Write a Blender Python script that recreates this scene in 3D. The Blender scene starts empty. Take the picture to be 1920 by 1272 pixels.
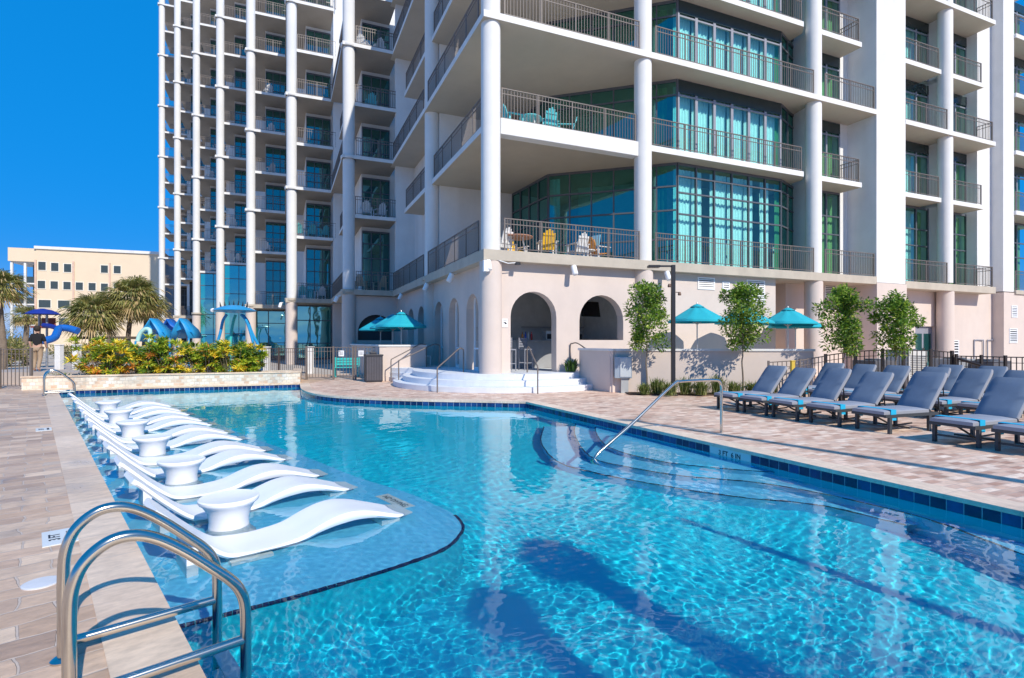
import bpy, math, random
import numpy as np
from mathutils import Vector, Matrix
from mathutils.geometry import tessellate_polygon
random.seed(7)
R = math.radians
PI = math.pi
scn = bpy.context.scene
col = scn.collection
# ------------------------------------------------------------------ camera
F = 1011.0
HC = 1.6
cam_d = bpy.data.cameras.new('camera')
cam = bpy.data.objects.new('camera', cam_d)
col.objects.link(cam)
cam.location = (0, 0, HC)
cam.rotation_euler = (R(90), 0, 0)
cam_d.sensor_width = 36
cam_d.lens = 36 * F / 1920
cam_d.shift_y = 4 / 1920
cam_d.clip_start = .05
cam_d.clip_end = 2000
scn.camera = cam
# ------------------------------------------------------------------ light
SUN_EL = R(38.5)
SH = Vector((.585, -.811, 0)).normalized()
SUN = Vector((SH.x * math.cos(SUN_EL), SH.y * math.cos(SUN_EL), math.sin(SUN_EL)))
sd = bpy.data.lights.new('sun', 'SUN')
sd.energy = 4.7
sd.angle = R(.5)
sd.color = (1, .925, .80)
so = bpy.data.objects.new('sun', sd)
col.objects.link(so)
so.rotation_euler = SUN.to_track_quat('Z', 'Y').to_euler()
w = bpy.data.worlds.new('World')
scn.world = w
w.use_nodes = True
nt = w.node_tree
sky = nt.nodes.new('ShaderNodeTexSky')
sky.sky_type = 'NISHITA'
sky.sun_disc = False
sky.sun_elevation = SUN_EL
sky.sun_rotation = math.atan2(SUN.x, SUN.y)
sky.air_density = 1.0
sky.dust_density = 0
sky.ozone_density = 4.0
bg = nt.nodes['Background']
bg.inputs[1].default_value = .15*1.0
sp = nt.nodes.new('ShaderNodeSeparateColor'); sp.mode = 'HSV'; cb = nt.nodes.new('ShaderNodeCombineColor'); cb.mode = 'HSV'
def mth(op, a, b=None):
    n = nt.nodes.new('ShaderNodeMath'); n.operation = op
    for i, x in enumerate((a, b)):
        if x is None: continue
        if isinstance(x, (int, float)): n.inputs[i].default_value = x
        else: nt.links.new(x, n.inputs[i])
    return n.outputs[0]
nt.links.new(sky.outputs[0], sp.inputs[0])
cb.inputs[0].default_value = .611
nt.links.new(mth('SUBTRACT', 1.0, mth('POWER', mth('SUBTRACT', 1.0, sp.outputs[1]), 4.2)), cb.inputs[1])
nt.links.new(mth('MULTIPLY', mth('POWER', sp.outputs[2], .22), 3.75), cb.inputs[2])
nt.links.new(cb.outputs[0], bg.inputs[0])
scn.view_settings.view_transform = 'Standard'
scn.view_settings.look = 'None'
scn.view_settings.exposure = 0.0
scn.view_settings.gamma = 1
cy = scn.cycles
cy.use_denoising = True
cy.denoiser = 'OPENIMAGEDENOISE'
cy.max_bounces = 10
cy.transparent_max_bounces = 16
cy.diffuse_bounces = 4
cy.glossy_bounces = 4
cy.transmission_bounces = 8
cy.caustics_refractive = True
cy.caustics_reflective = False
cy.sample_clamp_indirect = 8
cy.blur_glossy = .3

# ------------------------------------------------------------------ helpers
def at(px, py, z=0.0):
    """point of the photograph (1920 wide) on the horizontal plane z"""
    Y = F * (HC - z) / (py - 640.0)
    return Vector(((px - 960) / F * Y, Y, z))
def atY(px, py, Y):
    return Vector(((px - 960) / F * Y, Y, HC - (py - 640) / F * Y))
WZ = -.15
def under(px, py, z):
    """same, seen through the water surface"""
    s = at(px, py, WZ)
    d = (s - Vector((0, 0, HC))).normalized()
    k = 1 / 1.33
    h = Vector((d.x, d.y, 0)) * k
    dz = -math.sqrt(1 - h.length_squared)
    t = (z - WZ) / dz
    return Vector((s.x + h.x * t, s.y + h.y * t, z))

class MB:
    def __init__(s, M=None):
        s.v = []; s.f = []; s.m = []; s.M = M or Matrix()
    def add(s, vs, fs, mi=0):
        n = len(s.v)
        s.v += [tuple(s.M @ Vector(v)) for v in vs]
        s.f += [tuple(i + n for i in f) for f in fs]
        s.m += [mi] * len(fs)
        return s
    def box(s, x0, x1, y0, y1, z0, z1, mi=0):
        if x0 > x1: x0, x1 = x1, x0
        if y0 > y1: y0, y1 = y1, y0
        return s.add([(x0,y0,z0),(x1,y0,z0),(x1,y1,z0),(x0,y1,z0),(x0,y0,z1),(x1,y0,z1),(x1,y1,z1),(x0,y1,z1)],
              [(0,3,2,1),(4,5,6,7),(0,1,5,4),(1,2,6,5),(2,3,7,6),(3,0,4,7)], mi)
    def obox(s, p0, p1, wd, z0, z1, mi=0, up=None):
        """box along the segment p0-p1 (2d) of width wd"""
        a = Vector(p0[:2]); b = Vector(p1[:2]); d = (b - a).normalized(); n = Vector((-d.y, d.x)) * wd / 2
        q = [a - n, b - n, b + n, a + n]
        return s.prism([(p.x, p.y) for p in q], z0, z1, mi)
    def prism(s, poly, z0, z1, mi=0):
        n = len(poly)
        if sum(poly[i][0]*poly[(i+1)%n][1]-poly[(i+1)%n][0]*poly[i][1] for i in range(n)) < 0: poly = poly[::-1]
        vs = [(p[0],p[1],z0) for p in poly] + [(p[0],p[1],z1) for p in poly]
        fs = [tuple(range(n))[::-1], tuple(range(n, 2*n))]
        fs += [(i,(i+1)%n,(i+1)%n+n,i+n) for i in range(n)]
        return s.add(vs, fs, mi)
    def cyl(s, p0, p1, r0, r1=None, n=12, mi=0, caps=True):
        r1 = r0 if r1 is None else r1
        p0 = Vector(p0); p1 = Vector(p1); d = (p1 - p0).normalized()
        a = d.orthogonal().normalized(); b = d.cross(a)
        vs = []
        for p, r in ((p0, r0), (p1, r1)):
            for i in range(n):
                t = 2*PI*i/n
                vs.append(p + (a*math.cos(t) + b*math.sin(t))*r)
        fs = [(i,(i+1)%n,(i+1)%n+n,i+n) for i in range(n)]
        if caps: fs += [tuple(range(n))[::-1], tuple(range(n,2*n))]
        return s.add(vs, fs, mi)
    def tube(s, pts, r, n=10, mi=0, closed=False):
        pts = [Vector(p) for p in pts]
        rs = r if isinstance(r, (list, tuple)) else [r]*len(pts)
        vs = []; m = len(pts)
        t0 = (pts[1]-pts[0]).normalized()
        a = t0.orthogonal().normalized()
        for i, p in enumerate(pts):
            t = (pts[min(i+1, m-1)] - pts[max(i-1, 0)]).normalized()
            a = (a - t*a.dot(t)).normalized(); b = t.cross(a)
            for k in range(n):
                q = 2*PI*k/n
                vs.append(p + (a*math.cos(q)+b*math.sin(q))*rs[i])
        fs = [(i*n+k, i*n+(k+1)%n, (i+1)*n+(k+1)%n, (i+1)*n+k) for i in range(m-1) for k in range(n)]
        fs += [tuple(range(n))[::-1], tuple(range((m-1)*n, m*n))]
        return s.add(vs, fs, mi)
    def lathe(s, prof, c=(0,0,0), n=24, mi=0):
        vs = [(c[0]+r*math.cos(2*PI*k/n), c[1]+r*math.sin(2*PI*k/n), c[2]+z) for r, z in prof for k in range(n)]
        m = len(prof)
        fs = [(i*n+k, i*n+(k+1)%n, (i+1)*n+(k+1)%n, (i+1)*n+k) for i in range(m-1) for k in range(n)]
        fs += [tuple(range(n))[::-1], tuple(range((m-1)*n, m*n))]
        return s.add(vs, fs, mi)
    def sheet(s, rows, mi=0, flip=False):
        """grid of points: rows of equal length"""
        n = len(rows[0]); vs = [p for r in rows for p in r]
        fs = [(i*n+k, i*n+k+1, (i+1)*n+k+1, (i+1)*n+k) for i in range(len(rows)-1) for k in range(n-1)]
        if flip: fs = [f[::-1] for f in fs]
        return s.add(vs, fs, mi)
    def build(s, name, mats, parent=None, smooth=False, bevel=0):
        me = bpy.data.meshes.new(name)
        me.from_pydata([tuple(v) for v in s.v], [], s.f)
        if not isinstance(mats, (list, tuple)): mats = [mats]
        for m in mats: me.materials.append(m)
        if len(mats) > 1: me.polygons.foreach_set('material_index', s.m)
        if smooth: 
            me.shade_smooth()
            try: me.set_sharp_from_angle(angle=R(40))
            except Exception: pass
        me.update()
        o = bpy.data.objects.new(name, me)
        col.objects.link(o)
        if parent: o.parent = parent
        if bevel:
            b = o.modifiers.new('bevel', 'BEVEL'); b.width = bevel; b.segments = 2; b.limit_method = 'ANGLE'; b.angle_limit = R(50)
        return o
def tag(o, label=None, cat=None, group=None, kind=None):
    if label: o['label'] = label
    if cat: o['category'] = cat
    if group: o['group'] = group
    if kind: o['kind'] = kind
    return o
def empty(name, loc, rz=0.0, label=None, cat=None, group=None):
    o = bpy.data.objects.new(name, None)
    col.objects.link(o); o.location = loc; o.rotation_euler = (0, 0, rz); o.empty_display_size = .1
    return tag(o, label, cat, group)
def kids(o): return [c for c in bpy.data.objects if c.parent == o]
def copy_tree(o, loc=None, rz=None, label=None, group=None, parent=None):
    c = o.copy(); col.objects.link(c); c.parent = parent
    if loc is not None: c.location = loc
    if rz is not None: c.rotation_euler = (0, 0, rz)
    if label: c['label'] = label
    if group: c['group'] = group
    for k in kids(o): copy_tree(k, parent=c)
    return c
def catmull(pts, k=8):
    P = [Vector(p) for p in pts]; P = [P[0]*2-P[1]] + P + [P[-1]*2-P[-2]]
    out = []
    for i in range(1, len(P)-2):
        for j in range(k):
            t = j/k; a,b,c,d = P[i-1:i+3]
            out.append(.5*((2*b)+(c-a)*t+(2*a-5*b+4*c-d)*t*t+(3*b-a-3*c+d)*t**3))
    out.append(P[-2]); return out

# ------------------------------------------------------------------ materials
def mat(name, c, rough=.6, metal=0, var=.12, scale=3, bump=0, bscale=None, spec=.5, coat=0, stain=None, dist=.02, coord='Object'):
    m = bpy.data.materials.new(name); m.use_nodes = True
    nt = m.node_tree; N = nt.nodes; L = nt.links
    b = N['Principled BSDF']
    b.inputs['Roughness'].default_value = rough
    b.inputs['Metallic'].default_value = metal
    b.inputs['Specular IOR Level'].default_value = spec
    b.inputs['Coat Weight'].default_value = coat
    tc = N.new('ShaderNodeTexCoord')
    nz = N.new('ShaderNodeTexNoise'); nz.inputs['Scale'].default_value = scale; nz.inputs['Detail'].default_value = 6
    nz.inputs['Roughness'].default_value = .65
    L.new(tc.outputs[coord], nz.inputs['Vector'])
    mr = N.new('ShaderNodeMapRange'); mr.inputs[1].default_value = .25; mr.inputs[2].default_value = .75
    mr.inputs[3].default_value = 1-var; mr.inputs[4].default_value = 1+var
    L.new(nz.outputs[0], mr.inputs[0])
    mx = N.new('ShaderNodeMix'); mx.data_type = 'RGBA'; mx.blend_type = 'MULTIPLY'; mx.inputs[0].default_value = 1
    mx.inputs[6].default_value = (*c, 1)
    L.new(mr.outputs[0], mx.inputs[7])
    out = mx.outputs[2]
    if stain:
        n2 = N.new('ShaderNodeTexNoise'); n2.inputs['Scale'].default_value = stain[1]; n2.inputs['Detail'].default_value = 8
        mp = N.new('ShaderNodeMapping'); mp.inputs['Scale'].default_value = stain[2] if len(stain) > 2 else (1, 1, 1)
        L.new(tc.outputs[coord], mp.inputs[0]); L.new(mp.outputs[0], n2.inputs[0])
        r2 = N.new('ShaderNodeMapRange'); r2.inputs[1].default_value = .5; r2.inputs[2].default_value = .75; r2.inputs[4].default_value = stain[3] if len(stain) > 3 else .6
        L.new(n2.outputs[0], r2.inputs[0])
        m2 = N.new('ShaderNodeMix'); m2.data_type = 'RGBA'; m2.inputs[7].default_value = (*stain[0], 1)
        L.new(r2.outputs[0], m2.inputs[0]); L.new(out, m2.inputs[6]); out = m2.outputs[2]
    L.new(out, b.inputs['Base Color'])
    if bump:
        n3 = N.new('ShaderNodeTexNoise'); n3.inputs['Scale'].default_value = bscale or scale*6; n3.inputs['Detail'].default_value = 4
        L.new(tc.outputs[coord], n3.inputs['Vector'])
        bp = N.new('ShaderNodeBump'); bp.inputs['Strength'].default_value = bump; bp.inputs['Distance'].default_value = dist
        L.new(n3.outputs[0], bp.inputs['Height']); L.new(bp.outputs[0], b.inputs['Normal'])
    return m
def ramp(N, stops):
    r = N.new('ShaderNodeValToRGB'); e = r.color_ramp.elements
    while len(e) < len(stops): e.new(.5)
    for i, (p, c) in enumerate(stops): e[i].position = p; e[i].color = (*c, 1)
    return r
def paver_mat(name, ang, bw, bh, cols, mortar, msz=.012, bump=.5, distort=.03, rough=.55, off=.5):
    m = bpy.data.materials.new(name); m.use_nodes = True
    nt = m.node_tree; N = nt.nodes; L = nt.links; b = N['Principled BSDF']
    tc = N.new('ShaderNodeTexCoord')
    mp = N.new('ShaderNodeMapping'); mp.inputs['Rotation'].default_value = (0, 0, -ang)
    L.new(tc.outputs['Object'], mp.inputs[0])
    nz = N.new('ShaderNodeTexNoise'); nz.inputs['Scale'].default_value = 2.5; nz.inputs['Detail'].default_value = 3
    L.new(mp.outputs[0], nz.inputs[0])
    va = N.new('ShaderNodeVectorMath'); va.operation = 'MULTIPLY_ADD'
    va.inputs[1].default_value = (distort,)*3
    L.new(nz.outputs['Color'], va.inputs[0]); L.new(mp.outputs[0], va.inputs[2])
    br = N.new('ShaderNodeTexBrick'); br.offset = off; br.squash = 1.0
    br.inputs['Scale'].default_value = 1
    br.inputs['Brick Width'].default_value = bw; br.inputs['Row Height'].default_value = bh
    br.inputs['Mortar Size'].default_value = msz; br.inputs['Mortar Smooth'].default_value = .3
    br.inputs['Color1'].default_value = (0, 0, 0, 1); br.inputs['Color2'].default_value = (1, 1, 1, 1)
    br.inputs['Bias'].default_value = 0
    br.inputs['Mortar'].default_value = (.5, .5, .5, 1)
    L.new(va.outputs[0], br.inputs[0])
    rp = ramp(N, [(i/(len(cols)-1), c) for i, c in enumerate(cols)])
    L.new(br.outputs['Color'], rp.inputs[0])
    n2 = N.new('ShaderNodeTexNoise'); n2.inputs['Scale'].default_value = 6; n2.inputs['Detail'].default_value = 9; n2.inputs['Roughness'].default_value = .7
    mp2 = N.new('ShaderNodeMapping'); mp2.inputs['Scale'].default_value = (1, 2.2, 1)
    L.new(mp.outputs[0], mp2.inputs[0]); L.new(mp2.outputs[0], n2.inputs[0])
    mr = N.new('ShaderNodeMapRange'); mr.inputs[1].default_value = .25; mr.inputs[2].default_value = .75; mr.inputs[3].default_value = .74; mr.inputs[4].default_value = 1.24
    L.new(n2.outputs[0], mr.inputs[0])
    mx = N.new('ShaderNodeMix'); mx.data_type = 'RGBA'; mx.blend_type = 'MULTIPLY'; mx.inputs[0].default_value = 1
    L.new(rp.outputs[0], mx.inputs[6]); L.new(mr.outputs[0], mx.inputs[7])
    # large scale weathering
    n4 = N.new('ShaderNodeTexNoise'); n4.inputs['Scale'].default_value = .7; n4.inputs['Detail'].default_value = 5
    L.new(mp.outputs[0], n4.inputs[0])
    mr4 = N.new('ShaderNodeMapRange'); mr4.inputs[1].default_value = .3; mr4.inputs[2].default_value = .7; mr4.inputs[3].default_value = .86; mr4.inputs[4].default_value = 1.1
    L.new(n4.outputs[0], mr4.inputs[0])
    mx4 = N.new('ShaderNodeMix'); mx4.data_type = 'RGBA'; mx4.blend_type = 'MULTIPLY'; mx4.inputs[0].default_value = 1
    L.new(mx.outputs[2], mx4.inputs[6]); L.new(mr4.outputs[0], mx4.inputs[7])
    mo = N.new('ShaderNodeMix'); mo.data_type = 'RGBA'; mo.inputs[7].default_value = (*mortar, 1)
    L.new(br.outputs['Fac'], mo.inputs[0]); L.new(mx4.outputs[2], mo.inputs[6])
    # irregular damp and dirty patches
    n5 = N.new('ShaderNodeTexNoise'); n5.inputs['Scale'].default_value = 1.1; n5.inputs['Detail'].default_value = 7; n5.inputs['Roughness'].default_value = .6; n5.inputs['Distortion'].default_value = .6
    L.new(tc.outputs['Object'], n5.inputs[0])
    m5 = N.new('ShaderNodeMapRange'); m5.inputs[1].default_value = .56; m5.inputs[2].default_value = .66; m5.inputs[3].default_value = 1; m5.inputs[4].default_value = .80
    L.new(n5.outputs[0], m5.inputs[0])
    mx5 = N.new('ShaderNodeMix'); mx5.data_type = 'RGBA'; mx5.blend_type = 'MULTIPLY'; mx5.inputs[0].default_value = 1
    L.new(mo.outputs[2], mx5.inputs[6]); L.new(m5.outputs[0], mx5.inputs[7])
    L.new(mx5.outputs[2], b.inputs['Base Color'])
    r5 = N.new('ShaderNodeMapRange'); r5.inputs[1].default_value = .56; r5.inputs[2].default_value = .66; r5.inputs[3].default_value = rough; r5.inputs[4].default_value = rough*.6
    L.new(n5.outputs[0], r5.inputs[0]); L.new(r5.outputs[0], b.inputs['Roughness'])
    hh = N.new('ShaderNodeMath'); hh.operation = 'MULTIPLY_ADD'; hh.inputs[1].default_value = -1.0
    hn = N.new('ShaderNodeMath'); hn.operation = 'MULTIPLY'; hn.inputs[1].default_value = .9
    L.new(n2.outputs[0], hn.inputs[0]); L.new(br.outputs['Fac'], hh.inputs[0]); L.new(hn.outputs[0], hh.inputs[2])
    bp = N.new('ShaderNodeBump'); bp.inputs['Strength'].default_value = bump; bp.inputs['Distance'].default_value = .012
    L.new(hh.outputs[0], bp.inputs['Height']); L.new(bp.outputs[0], b.inputs['Normal'])
    return m
EDGE = Vector((-.665, .747, 0)).normalized()      # along the left pool edge, away from the camera
INW = Vector((.747, .665, 0)).normalized()        # from the left edge into the pool
E0 = Vector((-3.816, 5.185, 0))
def led(a, b, z=0): return E0 + EDGE*a + INW*b + Vector((0, 0, z))
ANG_L = math.atan2(INW.y, INW.x)
BU = Vector((.9205, .391, 0)).normalized(); BV = Vector((-BU.y, BU.x, 0)); ANG_B = math.atan2(BU.y, BU.x)

STONE_L = [(.55,.37,.25),(.67,.47,.33),(.46,.31,.22),(.78,.58,.42),(.60,.41,.28),(.56,.45,.36)]
STONE_R = [(.70,.45,.33),(.84,.61,.47),(.50,.28,.20),(.95,.76,.62),(.76,.50,.38)]
M_DECK_L = paver_mat('flagstone_pavers', ANG_L, .36, .21, STONE_L, (.60,.48,.39), .008, .8, .13)
M_DECK_R = paver_mat('pink_pavers', ANG_B, .22, .11, STONE_R, (.60,.47,.39), .006, .45, .04)
M_COPE = paver_mat('travertine_coping', ANG_L, 2.2, .62, [(.72,.54,.39),(.80,.62,.46),(.64,.47,.34)], (.58,.47,.38), .006, .3, .01, .45, 0)
M_COPE_R = paver_mat('travertine_coping_right', math.atan2(-.9,.435), .62, 3.0, [(.80,.62,.48),(.88,.70,.55),(.72,.54,.42)], (.62,.5,.41), .006, .3, .01, .45, 0)
M_GROUND = mat('far_paving', (.50,.44,.38), .85, var=.15, scale=.6, bump=.2)
M_PLASTER = mat('blue_pool_plaster', (.008,.71,.90), .6, var=.06, scale=1.2)
M_LEDGE = mat('pale_pool_plaster', (.15,.64,.95), .6, var=.05, scale=1.5)
M_TRIM = mat('navy_trim_tile', (.006,.015,.09), .15, var=.2)
M_WGLASS = None
def water_mat():
    m = bpy.data.materials.new('pool_water'); m.use_nodes = True
    nt = m.node_tree; N = nt.nodes; L = nt.links
    N.remove(N['Principled BSDF'])
    g = N.new('ShaderNodeBsdfGlass'); g.inputs['IOR'].default_value = 1.33; g.inputs['Roughness'].default_value = 0
    g.inputs['Color'].default_value = (.90, .985, 1, 1)
    L.new(g.outputs[0], N['Material Output'].inputs[0])
    return m
M_WATER = water_mat()
M_TILES = [mat('navy_tile_a', (.010,.035,.14), .12, var=.35, scale=8), mat('navy_tile_b', (.016,.06,.20), .12, var=.35, scale=8), mat('navy_tile_c', (.007,.022,.085), .12, var=.35, scale=8)]
M_GROUT = mat('tile_grout', (.35,.42,.5), .8)

# ------------------------------------------------------------------ pool outline
def left_x(Y): return -3.816 - .8902*(Y-5.185)
def right_x(Y): return 3.39 - .483*(Y-7.97)
curve = catmull([(.36,14.22),(-.67,14.4),(-2.6,14.72),(-4.6,15.35),(-5.9,16.3),(-6.9,17.8),(-7.6,19.4),(-8.05,20.5)], 6)
PLANT_A = Vector((-8.05, 20.5)); PLANT_B = Vector((-14.95, 17.95))
POOL = [Vector((right_x(-4), -4)), Vector((right_x(14.2), 14.2))] + [Vector(p[:2]) for p in curve[1:]] + [Vector((left_x(17.7), 17.7)), Vector((left_x(-4), -4))]
POOL[-2] = Vector((left_x(17.72), 17.72))
def tess(outer, holes, z):
    polys = [[Vector((p[0], p[1], 0)) for p in outer]] + [[Vector((p[0], p[1], 0)) for p in h] for h in holes]
    tr = tessellate_polygon(polys)
    vs = [(p[0], p[1], z) for pl in polys for p in pl]
    out = []
    for t in tr:
        a, b, c = (Vector(vs[i]) for i in t)
        if (b-a).cross(c-a).z < 0: t = t[::-1]
        out.append(tuple(t))
    return vs, out
def surf(name, outer, holes, z, m):
    vs, fs = tess(outer, holes, z); b = MB(); b.add(vs, fs)
    return b.build(name, m)
def offset(poly, d):
    """offset closed 2d polygon (ccw) outward by d"""
    n = len(poly); out = []
    for i in range(n):
        a, b, c = poly[i-1], poly[i], poly[(i+1) % n]
        d1 = (b-a).normalized(); d2 = (c-b).normalized()
        n1 = Vector((d1.y, -d1.x)); n2 = Vector((d2.y, -d2.x))
        k = (n1+n2); k = k/max(.3, k.length_squared)*2
        out.append(b + k*d)
    return out
COPE = offset(POOL, .32)
# left / right deck: the split runs outward from the near end and from the planter
BIG = [(-60,-14), (45,-14), (45,26), (-60,26)]
il = len(POOL)
# deck pieces follow the coping's outer line
i_far = max(range(il), key=lambda i: (COPE[i]-Vector((-8.05,20.5))).length*-1)
right_side = [COPE[-1] + Vector((0,0)), ] 
Rp = [Vector((45,-14)), Vector((45,26)), Vector((COPE[i_far].x, 26))] + [COPE[i] for i in range(i_far, -1, -1)] + [Vector((COPE[0].x, -14))]
Lp = [Vector((COPE[0].x, -14)), COPE[0]] + [COPE[i] for i in range(il-1, i_far-1, -1)] + [Vector((COPE[i_far].x, 26)), Vector((-60,26)), Vector((-60,-14))]
tag(surf('lounger_deck', Rp[::-1], [], 0, M_DECK_R), kind='structure')
tag(surf('pool_deck', Lp[::-1], [], 0, M_DECK_L), kind='structure')
vs, fs = tess([(-600,-300),(600,-300),(600,900),(-600,900)], [[(-60,-14),(-60,26),(45,26),(45,-14)]], -.004)
b = MB(); b.add(vs, fs); tag(b.build('ground', M_GROUND), kind='structure')
# coping: stones with a thickness and a small overhang
IN = offset(POOL, -.02)
def coping(idx, m, name):
    b = MB()
    for i, j in zip(idx[:-1], idx[1:]):
        q = [IN[i], IN[j], COPE[j], COPE[i]]
        b.prism([(p.x, p.y) for p in q], -.045, .006)
    return tag(b.build(name, m), kind='structure')
coping(list(range(0, i_far+1)), M_COPE_R, 'coping')
coping(list(range(i_far, il)) + [0], M_COPE, 'coping')
# basin
ZF = -1.3
b = MB()
P3 = [Vector((p.x, p.y)) for p in POOL]
n = il
for i in range(n):
    p, q = P3[i], P3[(i+1) % n]
    b.add([(p.x,p.y,0),(q.x,q.y,0),(q.x,q.y,ZF),(p.x,p.y,ZF)], [(0,1,2,3)])
vs, fs = tess(P3, [], ZF); b.add(vs, fs)
basin = tag(b.build('pool_basin', M_PLASTER), kind='structure')
# ledge with rounded nose
near = [(330,1175),(467,1140),(564,1115),(694,1078),(768,1054),(831,1030),(860,1006),(868,985),(848,963),(800,940),(757,922),(664,893),(571,856),(450,812),(324,758)]
ZL = -.40
lp = [under(px, py, ZL) for px, py in near]
lc = catmull([(p.x, p.y, 0) for p in lp], 8)
# extend to walls
a0 = lc[0]; a0 = Vector((left_x(a0.y)-.2, a0.y-.1, 0))
dfar = (lc[-1]-lc[-9]).normalized(); a1 = lc[-1] + dfar*3.5
ledge_line = [a0] + lc + [a1]
led_poly = [(p.x, p.y) for p in ledge_line] + [(left_x(a1.y)-.1, a1.y), (left_x(8)-.1, 8)]
print('ledge', [(round(p.x,2), round(p.y,2)) for p in lp])
vs, fs = tess(led_poly, [], ZL)
b = MB(); b.add(vs, fs)
m_ = len(ledge_line)
for i in range(m_-1):
    p, q = ledge_line[i], ledge_line[i+1]
    b.add([(p.x,p.y,ZL),(q.x,q.y,ZL),(q.x,q.y,ZF),(p.x,p.y,ZF)], [(0,1,2,3)], 1)
tag(b.build('pool_ledge', [M_LEDGE, M_PLASTER]), kind='structure')
# navy tiles along the nose of the ledge
b = MB()
L0 = ledge_line[1:1+8*8]
acc = 0
for i in range(len(L0)-1):
    p, q = L0[i], L0[i+1]
    b.obox((p.x,p.y), ((p+(q-p)*.93).x, (p+(q-p)*.93).y), .032, ZL-.03, ZL+.006)
tag(b.build('ledge_trim', M_TRIM), kind='structure')
# entry steps and bench in the right side
def steps_poly(pts, z): 
    w_ = [under(px, py, z) for px, py in pts]
    return catmull([(p.x, p.y, 0) for p in w_], 6)
s1 = steps_poly([(1118,792),(1118,812),(1145,840),(1240,865),(1375,880),(1478,887)], -.42)
s2 = steps_poly([(1080,792),(1078,815),(1105,855),(1175,875),(1280,892),(1460,910),(1710,965),(1920,1040)], -.66)
s3 = steps_poly([(1020,800),(1015,830),(1045,865),(1110,885),(1240,910),(1385,932),(1535,947),(1700,985)], -.95)
stb = MB()
for s, z in ((s1,-.42),(s2,-.66),(s3,-.95)):
    pts = list(s)
    if z == -.66: pts.append(pts[-1] + (pts[-1]-pts[-7]).normalized()*12)
    p_first = Vector((right_x(pts[0].y)+.1, pts[0].y, 0)); ye = max(pts[-1].y, -3.9)
    p_last = Vector((right_x(pts[-1].y)+.1, pts[-1].y, 0))
    print('step', z, [(round(p.x,2), round(p.y,2)) for p in pts[::6]], p_first, p_last)
    poly = [(p.x,p.y) for p in pts] + [(p_last.x,p_last.y), (p_first.x,p_first.y)]
    vs, fs = tess(poly, [], z); stb.add(vs, fs)
    for i in range(len(pts)-1):
        p, q = pts[i], pts[i+1]
        stb.add([(p.x,p.y,z),(q.x,q.y,z),(q.x,q.y,ZF),(p.x,p.y,ZF)], [(0,1,2,3)])
        stb.obox((p.x,p.y), ((p+(q-p)*.95).x, (p+(q-p)*.95).y), .022, z-.02, z+.005, 1)
tag(stb.build('pool_steps', [M_LEDGE, M_TRIM]), kind='structure')
# waterline tiles
b = MB()
rng = random.Random(3)
def tile_run(p, q, z0=-.20, z1=-.047, step=.152, mi=None):
    p = Vector(p); q = Vector(q); L_ = (q-p).length; n = max(1, round(L_/step)); d = (q-p)/n
    nn = Vector((-d.y, d.x)).normalized()
    for i in range(n):
        a = p + d*(i+.035); c = p + d*(i+.965)
        k = [a+nn*-.01, c+nn*-.01, c+nn*.006, a+nn*.006]
        b.prism([(t.x,t.y) for t in k], z0, z1, rng.randrange(3))
    a, c = p, q
    k = [a+nn*-.012, c+nn*-.012, c+nn*.003, a+nn*.003]
    b.prism([(t.x,t.y) for t in k], z0-.004, z1+.001, 3)
# depth marker gap on the right side: white tiles
mk = (at(1330, 830).y, at(1392, 847).y)
tile_run(POOL[0], (right_x(mk[1]), mk[1])); tile_run((right_x(mk[0]), mk[0]), POOL[1])
for i in range(1, il-1):
    tile_run(POOL[i], POOL[i+1], step=.152 if i > i_far-1 else .152)
tag(b.build('waterline_tiles', M_TILES + [M_GROUT]), kind='structure')

# ------------------------------------------------------------------ water surface (real ripples)
def ripples(X, Y, sp):
    rg = np.random.RandomState(5)
    Z = np.zeros_like(X)
    def warp(X, Y): 
        return X + .25*np.sin(Y*.9+1.3)+.12*np.sin(Y*2.3+X), Y + .25*np.sin(X*.8+.4)+.12*np.sin(X*2.1-Y)
    Xw, Yw = warp(X, Y)
    for lam, slope, cnt in ((1.6,.0012,4),(.8,.002,6),(.40,.004,8),(.22,.006,10),(.13,.008,12),(.085,.0105,14),(.06,.0085,14)):
        for _ in range(cnt):
            th = rg.uniform(0, 2*PI); l = lam*rg.uniform(.75,1.3); k = 2*PI/l; ph = rg.uniform(0, 2*PI)
            A = slope/k/math.sqrt(cnt)*1.8
            att = np.clip((l/sp-2.6)/2.4, 0, 1)
            Z += A*att*np.sin(k*(Xw*math.cos(th)+Yw*math.sin(th))+ph)
    return Z
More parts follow.
